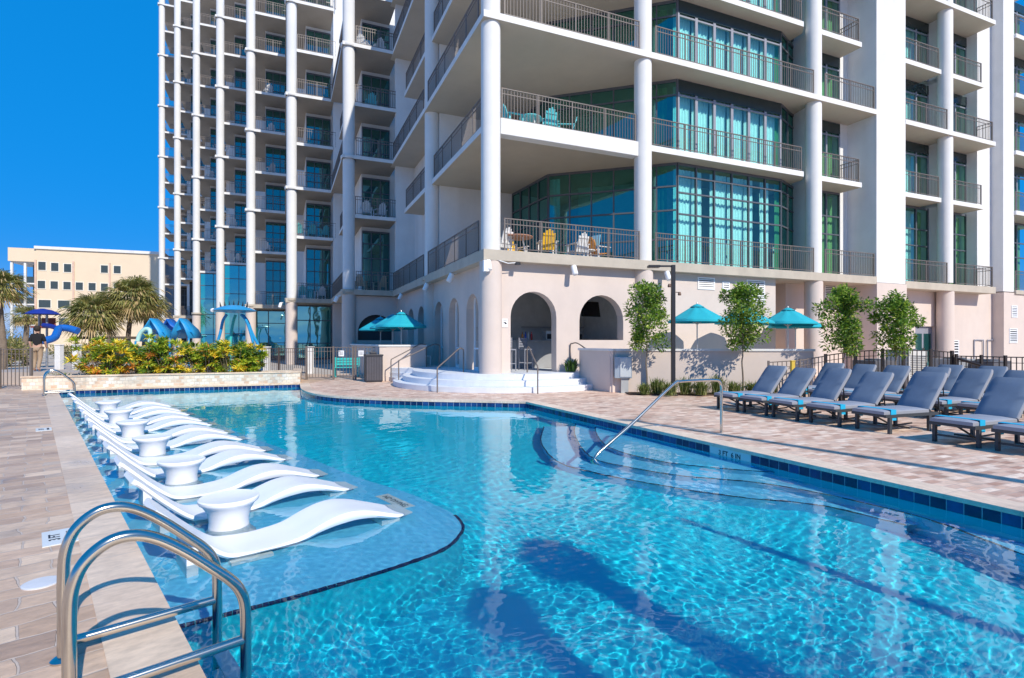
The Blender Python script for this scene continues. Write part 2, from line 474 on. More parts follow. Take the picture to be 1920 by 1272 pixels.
def water():
    dth = .0034
    th = np.arange(R(-62), R(128), dth); r = .6*np.exp(np.arange(0, math.log(24/.6), dth))
    T, RR = np.meshgrid(th, r)
    X = RR*np.sin(T); Y = RR*np.cos(T)
    # inside test against slightly enlarged pool
    poly = offset(POOL, .01)
    ins = np.zeros(X.shape, bool)
    n = len(poly)
    for i in range(n):
        x0, y0 = poly[i]; x1, y1 = poly[(i+1) % n]
        c = ((y0 > Y) != (y1 > Y))
        xi = (x1-x0)*(Y-y0)/((y1-y0) if abs(y1-y0) > 1e-9 else 1e-9)+x0
        ins ^= c & (X < xi)
    # grow by one cell so the sheet runs under the coping
    g = ins.copy()
    for a, c in ((1,0),(-1,0),(0,1),(0,-1)):
        g |= np.roll(ins, (a, c), (0, 1))
    Z = WZ + ripples(X, Y, RR*dth)
    nr, nc = X.shape
    q = g[:-1,:-1] & g[1:,:-1] & g[1:,1:] & g[:-1,1:]
    ii, jj = np.nonzero(q)
    idx = (ii*nc+jj)
    F4 = np.stack([idx, idx+1, idx+nc+1, idx+nc], 1)[:, ::-1]
    used = np.unique(F4)
    mp = -np.ones(nr*nc, int); mp[used] = np.arange(len(used))
    V = np.stack([X.ravel()[used], Y.ravel()[used], Z.ravel()[used]], 1)
    F4 = mp[F4]
    me = bpy.data.meshes.new('pool_water')
    me.vertices.add(len(V)); me.vertices.foreach_set('co', V.ravel())
    me.loops.add(F4.size); me.loops.foreach_set('vertex_index', F4.ravel().astype(np.int32))
    me.polygons.add(len(F4)); me.polygons.foreach_set('loop_start', np.arange(0, F4.size, 4, dtype=np.int32))
    me.update(calc_edges=True); me.validate()
    me.shade_smooth()
    if me.polygons[0].normal.z < 0: me.flip_normals()
    me.materials.append(M_WATER)
    o = bpy.data.objects.new('pool_water', me); col.objects.link(o)
    print('water faces', len(F4))
    return tag(o, kind='structure')
wat = water()
sd.cycles.is_caustics_light = True
wat.cycles.is_caustics_caster = True
def receivers():
    for o in bpy.data.objects:
        if o.type == 'MESH' and o.name.split('.')[0] in ('pool_basin','pool_ledge','pool_steps','ledge_trim','water_lounger','water_table','frame','tabletop','body','foot','tile','lettering','waterline_tiles','mosaic','crossbar','grab_rail') :
            o.cycles.is_caustics_receiver = True
# ================================================================== THE HOTEL
M_WHITE = mat('white_stucco', (.74,.735,.725), .8, var=.05, scale=1.5, bump=.25, bscale=60, dist=.004, stain=((.52,.50,.46), 1.1, (1,1,.14), .34))
M_PINK = mat('pink_stucco', (.66,.56,.50), .85, var=.05, scale=1.5, bump=.3, bscale=50, dist=.005, stain=((.50,.42,.39), .7, (1,1,.3), .3))
M_TAN = mat('tan_concrete', (.50,.44,.36), .8, var=.1, scale=2, bump=.2, stain=((.36,.31,.26), 1.5, (1,1,.4), .5))
M_SOFFIT = mat('bounce_tinted_soffit', (.50,.445,.365), .9, var=.07, scale=.8, bump=.2, bscale=40, dist=.004)  # white paint toned for shade and warm bounce light
M_RAIL = mat('taupe_metal', (.17,.14,.125), .5, var=.1)
M_FRAME = mat('grey_window_frame', (.10,.11,.13), .4, var=.08)
M_FRAME_L = mat('light_grey_frame', (.27,.28,.33), .45, var=.08)
M_SPAN = mat('dark_spandrel', (.025,.040,.042), .25)
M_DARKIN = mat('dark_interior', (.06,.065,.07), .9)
M_ROOM = mat('room_wall', (.62,.62,.58), .9)
M_BAR = mat('bar_wall', (.80,.80,.80), .9)
M_CURT = mat('pale_curtain', (.90,.93,.90), .9, var=.08, scale=6)
M_CURT_G = mat('green_curtain', (.36,.42,.16), .9, var=.1, scale=6)
M_STEP = mat('pale_blue_stone', (.70,.73,.78), .7, var=.06, bump=.2)
M_BLK = mat('black_metal', (.018,.018,.022), .4)
M_STEEL = mat('polished_steel', (.64,.59,.52), .17, 1, var=.05, scale=20)
M_PLW = mat('white_plastic', (.90,.90,.91), .35, var=.03)
def glass_mat(name, tint, refl, base=.22, opaque=None):
    m = bpy.data.materials.new(name); m.use_nodes = True
    nt = m.node_tree; N = nt.nodes; L = nt.links; N.remove(N['Principled BSDF'])
    lw = N.new('ShaderNodeLayerWeight'); lw.inputs[0].default_value = .27
    mr = N.new('ShaderNodeMapRange'); mr.inputs[3].default_value = base; mr.inputs[4].default_value = .85
    L.new(lw.outputs['Fresnel'], mr.inputs[0])
    gl = N.new('ShaderNodeBsdfGlossy'); gl.inputs['Roughness'].default_value = .02; gl.inputs['Color'].default_value = (*refl, 1)
    # slightly wavy float glass
    tc = N.new('ShaderNodeTexCoord'); nz = N.new('ShaderNodeTexNoise'); nz.inputs['Scale'].default_value = .9; nz.inputs['Detail'].default_value = 1
    bp = N.new('ShaderNodeBump'); bp.inputs['Strength'].default_value = .25; bp.inputs['Distance'].default_value = .03
    L.new(tc.outputs['Object'], nz.inputs[0]); L.new(nz.outputs[0], bp.inputs['Height']); L.new(bp.outputs[0], gl.inputs['Normal'])
    if opaque:
        tr = N.new('ShaderNodeBsdfDiffuse'); tr.inputs[0].default_value = (*opaque, 1)
    else:
        tr = N.new('ShaderNodeBsdfTransparent'); tr.inputs[0].default_value = (*tint, 1)
    mx = N.new('ShaderNodeMixShader')
    L.new(mr.outputs[0], mx.inputs[0]); L.new(tr.outputs[0], mx.inputs[1]); L.new(gl.outputs[0], mx.inputs[2])
    L.new(mx.outputs[0], N['Material Output'].inputs[0])
    return m
M_GLASS = glass_mat('cyan_tinted_glass', (.62,1,1), (.6,1,.95), .09)
M_GLASS_T = glass_mat('teal_tinted_glass', (.20,.70,.70), (.45,1,.92), .20)
M_GLASS_D = glass_mat('dark_teal_glass', (0,0,0), (.45,1,.9), .22, opaque=(.006,.05,.055))
M_GLASS_CL = glass_mat('clear_glass', (.75,.9,.9), (1,1,1), .06)
M_GLASS_S = glass_mat('teal_storefront_glass', (0,0,0), (.5,1,.95), .42, opaque=(.01,.22,.20))

HOTEL = empty('hotel', (-.7, 17.7, 0), ANG_B, 'tall white hotel with round columns, balconies, teal glass and a pink arcaded ground floor', 'hotel')
H2W = Matrix.Translation((-.7,17.7,0)) @ Matrix.Rotation(ANG_B, 4, 'Z')
def hw(u, v, z=0): return H2W @ Vector((u, v, z))
LZ = {1:4.55, 2:8.9, 3:12.2, 4:15.35, 5:18.6}
for i in range(6, 17): LZ[i] = 18.6 + 3.2*(i-5)
ZT = .54
def inst(o, loc, parent=None, rz=None):
    c = o.copy(); col.objects.link(c); c.parent = parent or o.parent; c.location = loc
    if rz is not None: c.rotation_euler = (0,0,rz)
    return c
# --- ring + columns
def column(u, v, top, r=.32, odd_rings=(), base=ZT, parent=HOTEL):
    b = MB()
    b.lathe([(r,0),(r,top-LZ[1]+.02)], (0,0,LZ[1]-.02), 28, 0)
    b.lathe([(r+.05,0),(r+.05,LZ[1]-.30-base)], (0,0,base), 28, 1)
    for n in odd_rings:
        b.lathe([(r+.10,0),(r+.12,.03),(r+.12,.17),(r+.10,.2)], (0,0,LZ[n]-.2), 28, 0 if n > 1 else 2)
    o = b.build('column', [M_WHITE, M_PINK, M_TAN], parent, True); o.location = (u, v, 0)
    return o
TOPN = 5
column(0, 0, 20.5); column(6.05, 0, 20.5); column(15.1, 0, 20.5); column(24.6, 0, 22); column(0, 7.6, 22, odd_rings=(1,))
# --- floor slabs of the near block
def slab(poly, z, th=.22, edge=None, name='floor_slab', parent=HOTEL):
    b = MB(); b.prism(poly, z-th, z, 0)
    # soffit: white underside, shade and warm bounce light put into its colour
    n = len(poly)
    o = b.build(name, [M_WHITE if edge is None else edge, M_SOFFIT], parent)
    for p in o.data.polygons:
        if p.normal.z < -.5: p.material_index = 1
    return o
for n in (1, 3, 5, 6):
    e = M_TAN if n == 1 else None
    th = .34 if n == 1 else .22
    slab([(-.38,-.38),(18.75,-.38),(18.75,9),(1.4,9),(1.4,15.9),(-.36,15.9)], LZ[n], th, e)
    slab([(20.84,-.38),(28.3,-.38),(28.3,6),(20.84,6)], LZ[n]-.1, th, e)
for n in (2, 4):
    th = .22
    slab([(-.08,-.12),(14.35,-.12),(14.75,.28),(14.75,9),(1.4,9),(1.4,13.3),(-.08,13.3)], LZ[n], th)
    slab([(15.42,-.05),(18.2,-.05),(18.2,6),(15.42,6)], LZ[n]-.02, th)
    slab([(20.84,-.05),(24.2,-.05),(24.2,6),(20.84,6)], LZ[n]-.1, th)
    slab([(24.95,-.05),(27.9,-.05),(27.9,6),(24.95,6)], LZ[n]-.1, th)
for n in (1,2,3,4,5):
    slab([(30.65,-.2),(36,-.2),(36,6),(30.65,6)], LZ[n]-.15, .22, M_TAN if n == 1 else None)
# deep beam under the second balcony at the corner
b = MB(); b.box(.30, 5.74, -.16, .22, LZ[2]-.50, LZ[2]+.03)
b.build('beam', M_WHITE, HOTEL, bevel=.015)
# --- walls of the near block
TOP = 21.9
def wallbox(u0, u1, v0, v1, z0, z1, m=None, name='wall'):
    b = MB(); b.box(u0, u1, v0, v1, z0, z1); return b.build(name, m or M_WHITE, HOTEL)
wallbox(.28, 3.9, 7.3, 7.55, LZ[1], TOP)
wallbox(1.0, 1.3, 7.55, 15.6, LZ[1], TOP)
wallbox(-.12, 1.0, 15.55, 15.85, LZ[1], TOP)
wallbox(18.75, 20.84, -.36, 5, LZ[1]-.25, TOP+1)
b = MB(); b.prism([(15.30,1.3),(15.06,.31),(15.20,.31),(15.44,1.3)], LZ[1], TOP); b.build('wall', M_WHITE, HOTEL)
wallbox(18.2, 18.75, 1.02, 5, LZ[1], TOP)
wallbox(24.95, 25.2, .33, 5, LZ[1], TOP+1)
wallbox(28.3, 29.6, .45, 5, LZ[1]-.1, TOP+1)
wallbox(29.6, 30.65, -.1, 5, LZ[1]-.25, TOP+1)
# inner core of the rooms
b = MB(); b.prism([(6.3,9),(6.3,5.2),(9.2,2.9),(18.2,2.9),(18.2,9)], LZ[1]+.01, TOP-.3)
b.box(4.0, 6.3, 8.9, 9.1, LZ[1]+.01, TOP-.3); b.box(20.84, 36, 3.2, 3.5, LZ[1]+.01, TOP-.3)
b.build('inner_wall', M_ROOM, HOTEL)
b = MB(); b.prism([(-.3,-.3),(36,-.3),(36,9),(1.3,16),(-.3,16)], TOP+1, TOP+1.3); b.build('roof', M_WHITE, HOTEL)
# --- windows: frame with mullions, pane and curtain children
wrng = random.Random(11)
def window(p0, p1, z0, z1, nc, rows, fm=None, gm=None, curt=None, fw=.055, band=None, parent=HOTEL):
    """p0 -> p1 with the outside on the right hand side of the run"""
    fm = fm or M_FRAME; gm = gm or M_GLASS
    p0 = Vector((*p0, 0)); p1 = Vector((*p1, 0)); L_ = (p1-p0).length; d = (p1-p0).normalized()
    ang = math.atan2(d.y, d.x)
    b = MB()
    b.box(0, L_, -.05, .05, z0, z0+.10); b.box(0, L_, -.05, .05, z1-.10, z1)
    xs = [L_*i/nc for i in range(nc+1)]
    for i, x in enumerate(xs):
        w_ = fw if 0 < i < nc else fw*1.3
        b.box(max(0, x-w_/2), min(L_, x+w_/2), -.053, .047, z0+.10, z1-.10)
    for r in rows:
        b.box(fw*.7, L_-fw*.7, -.047, .040, r-.03, r+.03)
    if band:
        pass
    o = b.build('window', fm, parent); o.location = p0; o.rotation_euler = (0,0,ang)
    if band:
        k_ = MB(); k_.box(.02, L_-.02, -.065, .02, band, z1-.02); k_.build('spandrel', M_SPAN, o)
    g = MB(); g.add([(0,0,z0+.05),(L_,0,z0+.05),(L_,0,z1-.05),(0,0,z1-.05)], [(0,1,2,3)])
    g.build('pane', gm, o)
    if curt:
        c = MB()
        for (a, e, mi) in curt:
            rows_ = []
            n = max(4, int((e-a)*L_/.05))
            for zz in (z0+.12, z1-.15):
                rows_.append([(a*L_+(e-a)*L_*k/n, .28+.035*math.sin(k*1.9+mi)+.012*math.sin(k*.7), zz) for k in range(n+1)])
            c.sheet(rows_, mi)
        co = c.build('curtain', [M_CURT, M_CURT_G], o, True)
    return o
for n in (1,2,3,4,5):
    z0 = LZ[n]; z1 = LZ[n+1]-.22
    fm = M_FRAME if n == 1 else M_FRAME_L
    if n == 1:
        rr = [z0+1.1, z0+2.25, z0+3.2]
        rf = [z0+2.1, z0+2.95, z0+3.6]
    else:
        rr = rf = [z1-.62]
    dark = M_GLASS_T if n < 2 else M_GLASS_D
    window((3.9,7.3), (4.1,3.9), z0, z1, 4, rr, M_FRAME, M_GLASS_D if n > 1 else M_GLASS_D, None)
    window((4.1,3.9), (6.9,1.56), z0, z1, 4, rr, M_FRAME, M_GLASS_T, [(.0,.12,0)])
    window((6.9,1.56), (8.1,.55), z0, z1, 2, rr, M_FRAME, M_GLASS_T, [(.35,.75,1)])
    cur = []
    for k in range(6):
        a = k/6; wv = wrng.choice([(.03,.97),(.03,.80),(.12,.97),(.05,.95),(.03,.62)])
        cur.append((a+wv[0]/6, a+wv[1]/6, 0))
    if n > 1: cur = [(k/6+.006, (k+1)/6-.006, 0) for k in range(6)]
    window((8.1,.55), (13.75,.55), z0, z1, 6, rf, fm, M_GLASS, cur, .06 if n == 1 else .13, band=None if n == 1 else z1-.52)
    window((13.75,.55), (15.3,1.2), z0, z1, 2, rf, M_FRAME, M_GLASS_T, [(.1,.6,1)])
    zz1 = z1-.02
    r3 = [z0+2.1, z0+2.95] if n == 1 else [zz1-.62]
    window((15.42,1.05), (18.2,1.05), z0, zz1, 3, r3, fm, M_GLASS, [(.02,.3,0),(.40,.62,0),(.72,.95,1)], .09, band=None if n == 1 else zz1-.5)
    window((20.84,1.0), (24.95,1.0), z0-.1, zz1-.1, 4, [r-.1 for r in r3], fm, M_GLASS, [(.50,.62,0),(.66,.84,0),(.86,.97,1)], .09, band=None if n == 1 else zz1-.6)
    window((25.2,1.0), (28.35,1.0), z0-.1, zz1-.1, 3, [r-.1 for r in r3], fm, M_GLASS, [(.05,.5,0),(.7,.95,1)], .09, band=None if n == 1 else zz1-.6)
    window((30.65,1.0), (36,1.0), z0-.15, zz1-.15, 4, [r-.15 for r in r3], fm, M_GLASS, [(.05,.3,0),(.5,.7,1)], .09, band=None if n == 1 else zz1-.65)
# --- railings
def railing(L_, sp=.115, h=1.07, posts=1.5, bar=.016, name='railing', parent=HOTEL):
    b = MB()
    b.box(0, L_, -.022, .022, h-.03, h); b.box(0, L_, -.012, .012, h-.20, h-.175); b.box(0, L_, -.012, .012, .07, .095)
    np_ = max(1, round(L_/posts))
    for i in range(np_+1):
        x = min(max(.02, L_*i/np_), L_-.02); b.box(x-.02, x+.02, -.02, .02, 0, h-.03)
    n = int(L_/sp)
    for i in range(1, n):
        x = L_*i/n; b.box(x-bar/2, x+bar/2, -bar/2, bar/2, .095, h-.175)
        b.box(x-bar/2, x+bar/2, -bar/2, bar/2, h-.175, h-.03)
    return b.build(name, M_RAIL, parent)
def rail_at(p0, p1, z, **k):
    p0 = Vector(p0); p1 = Vector(p1); d = p1-p0
    o = railing(d.length, **k); o.location = (p0.x, p0.y, z); o.rotation_euler = (0,0,math.atan2(d.y, d.x)); return o
runs_odd = [((.36,-.28),(5.7,-.28)), ((6.4,-.28),(14.75,-.28)), ((15.45,-.28),(18.7,-.28)), ((20.88,-.28),(24.25,-.28)), ((24.95,-.28),(28.2,-.28)),
            ((28.2,-.26),(28.2,.43)), ((-.28,.38),(-.28,7.2)), ((-.28,8.0),(-.28,15.5)), ((30.7,-.12),(35.9,-.12))]
runs_even = [((.36,-.04),(5.7,-.04)), ((6.4,-.04),(14.3,-.04)), ((15.48,.02),(18.1,.02)), ((20.88,.02),(24.1,.02)), ((25.0,.02),(27.8,.02)),
             ((0,.38),(0,7.2)), ((0,8.0),(0,13.2)), ((18.12,.04),(18.12,.98)), ((30.7,-.12),(35.9,-.12))]
proto = {}
for n in (1,2,3,4,5):
    for k, (p, q) in enumerate(runs_odd if n % 2 else runs_even):
        dz = -.1 if (20 < p[0] < 30) else (-.15 if p[0] > 30 else 0)
        key = (n % 2, k)
        if key in proto: inst(proto[key], (proto[key].location.x, proto[key].location.y, LZ[n]+dz))
        else: proto[key] = rail_at(p, q, LZ[n]+dz)
# --- ground floor walls with openings
def poly_extrude(outer, holes, thick, fn, mats, name, parent=HOTEL):
    """outer/holes in (s, z); fn(s, t, z) -> local point, t = depth"""
    polys = [[Vector((p[0], p[1], 0)) for p in pl] for pl in [outer]+holes]
    tr = tessellate_polygon(polys)
    flat = [p for pl in [outer]+holes for p in pl]; N_ = len(flat)
    b = MB(); vs = [fn(p[0], 0, p[1]) for p in flat] + [fn(p[0], thick, p[1]) for p in flat]
    fs = []
    for t in tr:
        fs.append(t); fs.append(tuple(i+N_ for i in t[::-1]))
    b.add(vs, fs); off = 0
    for pl in [outer]+holes:
        m_ = len(pl)
        b.add(vs, [(off+i, off+(i+1) % m_, off+(i+1) % m_+N_, off+i+N_) for i in range(m_)]); off += m_
    o = b.build(name, mats, parent)
    bm = __import__('bmesh').new(); bm.from_mesh(o.data)
    import bmesh as BM
    BM.ops.remove_doubles(bm, verts=bm.verts, dist=1e-5); BM.ops.recalc_face_normals(bm, faces=bm.faces); bm.to_mesh(o.data); bm.free()
    return o
def arch(s0, s1, zs, z0, n=14):
    c = (s0+s1)/2; r = (s1-s0)/2
    return [(s0,z0)] + [(c-r*math.cos(PI*i/n), zs+r*math.sin(PI*i/n)) for i in range(n+1)] + [(s1,z0)]
zc = LZ[1]-.34
# wall facing the sun, plane v=0
out = [(.2,ZT)] + arch(.70,2.42,2.42,ZT) + [(12.8,ZT),(12.8,zc),(.2,zc)]
win = arch(3.33,5.17,2.33,1.64)
poly_extrude(out, [win], .38, lambda s,t,z: (s, t-.02, z), M_PINK, 'wall')
out = [(.2,ZT)]
for a_, c_ in ((1.15,2.5),(3.4,4.8),(5.65,7.05),(8.9,10.3),(11.2,12.6)): out += arch(a_, c_, 2.62, ZT, 12)
out += [(15.6,ZT),(15.6,zc),(.2,zc)]
poly_extrude(out, [], .38, lambda s,t,z: (t-.02, s, z), M_PINK, 'wall')
out = [(-2.8,0),(0,0),(0,zc),(-2.8,zc)]
poly_extrude(out, [arch(-2.3,-.2,2.1,1.65)], .3, lambda s,t,z: (s, 15.55+t, z), M_PINK, 'wall')
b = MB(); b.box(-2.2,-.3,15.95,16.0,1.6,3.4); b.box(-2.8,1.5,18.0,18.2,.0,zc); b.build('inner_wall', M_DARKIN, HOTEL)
wallbox(12.8, 14.6, 2.2, 2.5, 0, zc, M_PINK)
wallbox(12.6, 12.8, .36, 2.2, 0, zc, M_PINK)
wallbox(14.6, 18.75, 1.0, 1.3, 0, zc, M_PINK)
wallbox(14.62, 14.8, 1.3, 2.6, 0, zc, M_PINK)
wallbox(18.72, 20.87, -.40, 1.6, 0, LZ[1]-.27, M_PINK)
poly_extrude([(20.87,0),(22.85,0),(22.85,2.35),(24.45,2.35),(24.45,0),(28.3,0),(28.3,zc-.1),(20.87,zc-.1)], [], .3, lambda s,t,z: (s,.38+t,z), M_PINK, 'wall')
wallbox(28.3, 29.62, .40, 1.6, 0, LZ[1]-.12, M_PINK)
wallbox(29.62, 36, -.12, 1.0, 0, LZ[1]-.3, M_PINK)
# double door
d_ = MB(); d_.box(22.86,24.44,.50,.56,.02,2.34)
dr = d_.build('door', M_FRAME_L, HOTEL)
g = MB()
for s0 in (22.98, 23.72): g.box(s0, s0+.58, .485, .499, .35, 1.98)
g.build('pane', M_GLASS_D, dr)
h_ = MB(); h_.box(23.60,23.63,.44,.49,.95,1.25); h_.box(23.67,23.70,.44,.49,.95,1.25); h_.build('handle', M_STEEL, dr)
# interior of the bar
b = MB(); b.box(.36, 12.6, 5.2, 5.4, ZT, zc); b.box(6.6, 6.8, .36, 5.2, ZT, zc); b.box(3.0,3.2,6.2,15.5,ZT,zc)
b.build('inner_wall', M_BAR, HOTEL)
# door frames within the side arches
for a_, c_ in ((1.15,2.5),(3.4,4.8),(5.65,7.05)):
    b = MB(); b.box(.20,.26,c_-.30,c_-.22,ZT,3.2); b.box(.20,.26,a_+.02,a_+.08,ZT,2.9); b.box(.20,.26,a_+.08,c_-.3,ZT,ZT+.12); b.box(.20,.26,a_+.08,c_-.3,1.3,1.36)
    o = b.build('door', M_PLW, HOTEL)
    g = MB(); g.add([(.23,a_+.05,ZT+.1),(.23,c_-.25,ZT+.1),(.23,c_-.25,3.0),(.23,a_+.05,3.0)],[(0,1,2,3)]); g.build('pane', M_GLASS_CL, o)
# counter behind the door arch, splash of light stone
b = MB(); b.box(2.0,6.5,2.6,3.2,ZT,1.58); b.box(1.95,6.5,2.5,3.3,1.58,1.64); b.build('bar_counter', mat('bar_front', (.32,.33,.35), .6), HOTEL, bevel=.01)
b = MB(); b.box(.9,6.5,4.8,5.18,ZT,1.55); b.box(3.4,6.4,4.85,5.17,2.2,2.24); b.build('back_counter', mat('back_bar', (.5,.5,.52), .5), HOTEL)
# louvres on the sunlit wall
def louver(u0, u1, z0, z1, v=-.02, n=5):
    b = MB(); t = .05
    b.box(u0-t,u1+t,v-.03,v-.001,z0-t,z0); b.box(u0-t,u1+t,v-.03,v-.001,z1,z1+t); b.box(u0-t,u0,v-.03,v-.001,z0,z1); b.box(u1,u1+t,v-.03,v-.001,z0,z1)
    for i in range(n):
        z = z0+(z1-z0)*(i+.5)/n; b.add([(u0,v-.028,z-.03),(u1,v-.028,z-.03),(u1,v-.004,z+.02),(u0,v-.004,z+.02)],[(0,1,2,3)])
    o = b.build('vent', M_PLW, HOTEL)
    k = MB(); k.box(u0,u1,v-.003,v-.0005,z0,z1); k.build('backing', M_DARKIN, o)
def ug(px, v=0):
    """u where the ray through column px meets plane v"""
    t = (px-960)/F; x0 = -.7-BU.y*v; y0 = 17.7+BU.x*v
    return (t*y0-x0)/(BU.x-t*BU.y)
def zg(px, py, v=0):
    u = ug(px, v); Y = 17.7+BU.y*u+BU.x*v
    return HC-(py-640)*Y/F
louver(ug(1309), ug(1337), zg(1323,541), zg(1323,523)); louver(ug(1355), ug(1365), zg(1360,543), zg(1360,531), n=3)
louver(ug(1400), ug(1431), zg(1415,570), zg(1415,528), n=12)
louver(ug(1547,1), ug(1566,1), zg(1556,556,1), zg(1556,530,1), v=1.0, n=8)
louver(ug(1787,.38), ug(1796,.38), zg(1791,680,.38), zg(1791,640,.38), v=.38, n=8)
louver(ug(1897,-.12), ug(1906,-.12), zg(1900,594,-.12), zg(1900,575,-.12), v=-.12, n=6)
louver(ug(1893,-.12), ug(1906,-.12), zg(1900,642,-.12), zg(1900,618,-.12), v=-.12, n=6)
b = MB()
for px in (1833, 1858):
    u = ug(px-8,.38); b.tube(catmull([(u,.34,.5),(u,.34,1.55),(u+.1,.34,1.65),(u+.75,.34,1.65),(u+.85,.34,1.55),(u+.85,.34,.5)],4), .03, 8)
b.build('wall_pipe', M_FRAME_L, HOTEL, True)

# ------------------------------------------------------------------ tower bays (staircase plan)
NB = 7
def bay(k): return -2.8-2.93*k, 15.6+8.0*k
tops = []
for k in range(NB):
    u, v = bay(k); Yk = 17.7+BU.y*u+BU.x*v; zt = HC+640/F*Yk
    n = 6
    while LZ[n] < zt+.4: n += 1
    tops.append(n)
rail_f = railing(2.55, .13, posts=1.3, bar=.02); rail_f.location = (-2.8+.36, 15.6-.26, LZ[1])
first_f = True
rail_so = railing(7.3, .13, posts=1.5, bar=.02); rail_se = railing(5.0, .13, posts=1.5, bar=.02)
first_so = first_se = True
def stair_poly(odd):
    return [(-.38,-.38),(2.74,-.38),(2.74,2.4),(1.1,2.4),(1.1,7.6),(-.38,7.6)] if odd else [(.05,-.08),(2.72,-.08),(2.72,2.4),(1.1,2.4),(1.1,5.7),(-.02,5.7),(-.02,.34),(.05,.34)]
M_SOFF_T = mat('tower_soffit_shaded', (.34,.295,.245), .9, var=.1, scale=.8)  # soffit colour darkened to carry the shade of the deep tower balconies
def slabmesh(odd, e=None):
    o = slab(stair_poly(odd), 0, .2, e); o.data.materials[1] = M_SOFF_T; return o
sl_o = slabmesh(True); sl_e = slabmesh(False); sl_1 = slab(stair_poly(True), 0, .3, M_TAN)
used = set()
def put(proto_o, key, loc, rz=0):
    if key not in used:
        used.add(key); proto_o.location = loc; proto_o.rotation_euler = (0,0,rz); return proto_o
    return inst(proto_o, loc, HOTEL, rz)
wproto = {}
for k in range(NB):
    u, v = bay(k); T = tops[k]
    column(u, v, LZ[T]+.1, .335, [n for n in range(1, T+1) if n % 2 == 1], base=0)
    # body of the bay
    b = MB(); b.box(u+1.0, u+9, v+2.3, v+10.3-.002, 0, LZ[T]+.2)
    b.box(u+2.74, u+3.95, v-.02, v+.24, LZ[1], LZ[T]+.2)
    b.build('wall', M_WHITE, HOTEL)
    b = MB()
    b.box(u+2.7, u+3.96, v-.04, v+.26, 0, LZ[1]-.3) if k else None
    b.box(u+.995, u+1.05, v+2.6, v+10.28, 0, LZ[1]-.3)
    b.build('wall', M_PINK, HOTEL)
    lo = 1 if k not in (3, 4) else 2
    for n in range(1, T+1):
        if n == 1 and k in (3, 4):
            continue
        if n == 1: put(sl_1, 's1', (u, v, LZ[1]))
        elif n % 2: put(sl_o, 'so', (u, v, LZ[n]))
        else: put(sl_e, 'se', (u, v, LZ[n]))
        if n == T: continue
        put(rail_f, 'rf', (u+.36, v-.26 if n % 2 else v+.0, LZ[n]))
        if n % 2: put(rail_so, 'rso', (u-.28, v+.40, LZ[n]), R(90))
        else: put(rail_se, 'rse', (u+.06, v+.60, LZ[n]), R(90))
        # window unit
        hgt = LZ[n+1]-.2-LZ[n]; key = round(hgt, 2)
        if key not in wproto:
            w_ = window((0,0), (1.68,0), 0, hgt-.25, 3, [1.15, hgt-1.15] if hgt < 3.6 else [1.2,2.2,3.1], M_FRAME, M_GLASS_D, None, .06)
            wproto[key] = w_; w_.location = (u+1.04, v+2.24, LZ[n])
        else:
            copy_tree(wproto[key], (u+1.04, v+2.24, LZ[n]), 0, parent=HOTEL)
    b = None
# double height teal glass on bays 3 and 4, storefronts under 0..2
for k in (3, 4):
    u, v = bay(k)
    window((u+.34, v+.05), (u+2.72, v+.05), 0, LZ[2]-.2, 2, [2.3, 4.4, 6.0, 7.4], M_FRAME, M_GLASS_S, None, .05)
for k in (1, 2):
    u, v = bay(k)
    window((u-.2, v+1.5), (u+2.72, v+1.5), .3, LZ[1]-.35, 2, [1.45, 3.1], M_FRAME, M_GLASS_S, None, .07)
for k in (5, 6):
    u, v = bay(k)
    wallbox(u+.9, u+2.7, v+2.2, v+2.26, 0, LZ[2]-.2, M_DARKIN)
wallbox(bay(1)[0]-.4, bay(1)[0]+2.7, bay(1)[1]+1.55, bay(1)[1]+1.7, 0, .3, M_PINK)
# ================================================================== TERRACE, STEPS, LOW WALLS
M_WOODCH = mat('dark_grey_frame', (.045,.05,.055), .5)
CC = Vector((-.3, 20.6))
def disc_poly(r, a0=R(176), a1=R(322), n=40):
    return [(CC.x+r*math.cos(a0+(a1-a0)*i/n), CC.y+r*math.sin(a0+(a1-a0)*i/n)) for i in range(n+1)]
b = MB()
tail = [hw(4.6,.3), hw(4.6,2.0), hw(-.0,5.0), hw(-2.7,5.3)]
for i, r in enumerate((4.15, 3.8, 3.45)):
    pl = disc_poly(r)
    b.prism([CC[:]] + pl if False else pl + [(p.x, p.y) for p in (hw(3.9,2.0), hw(0,5.35), hw(-2.4,5.35))], .0 if i == 0 else .18*i-.002, .18*(i+1)-.004*(i == 2)*0)
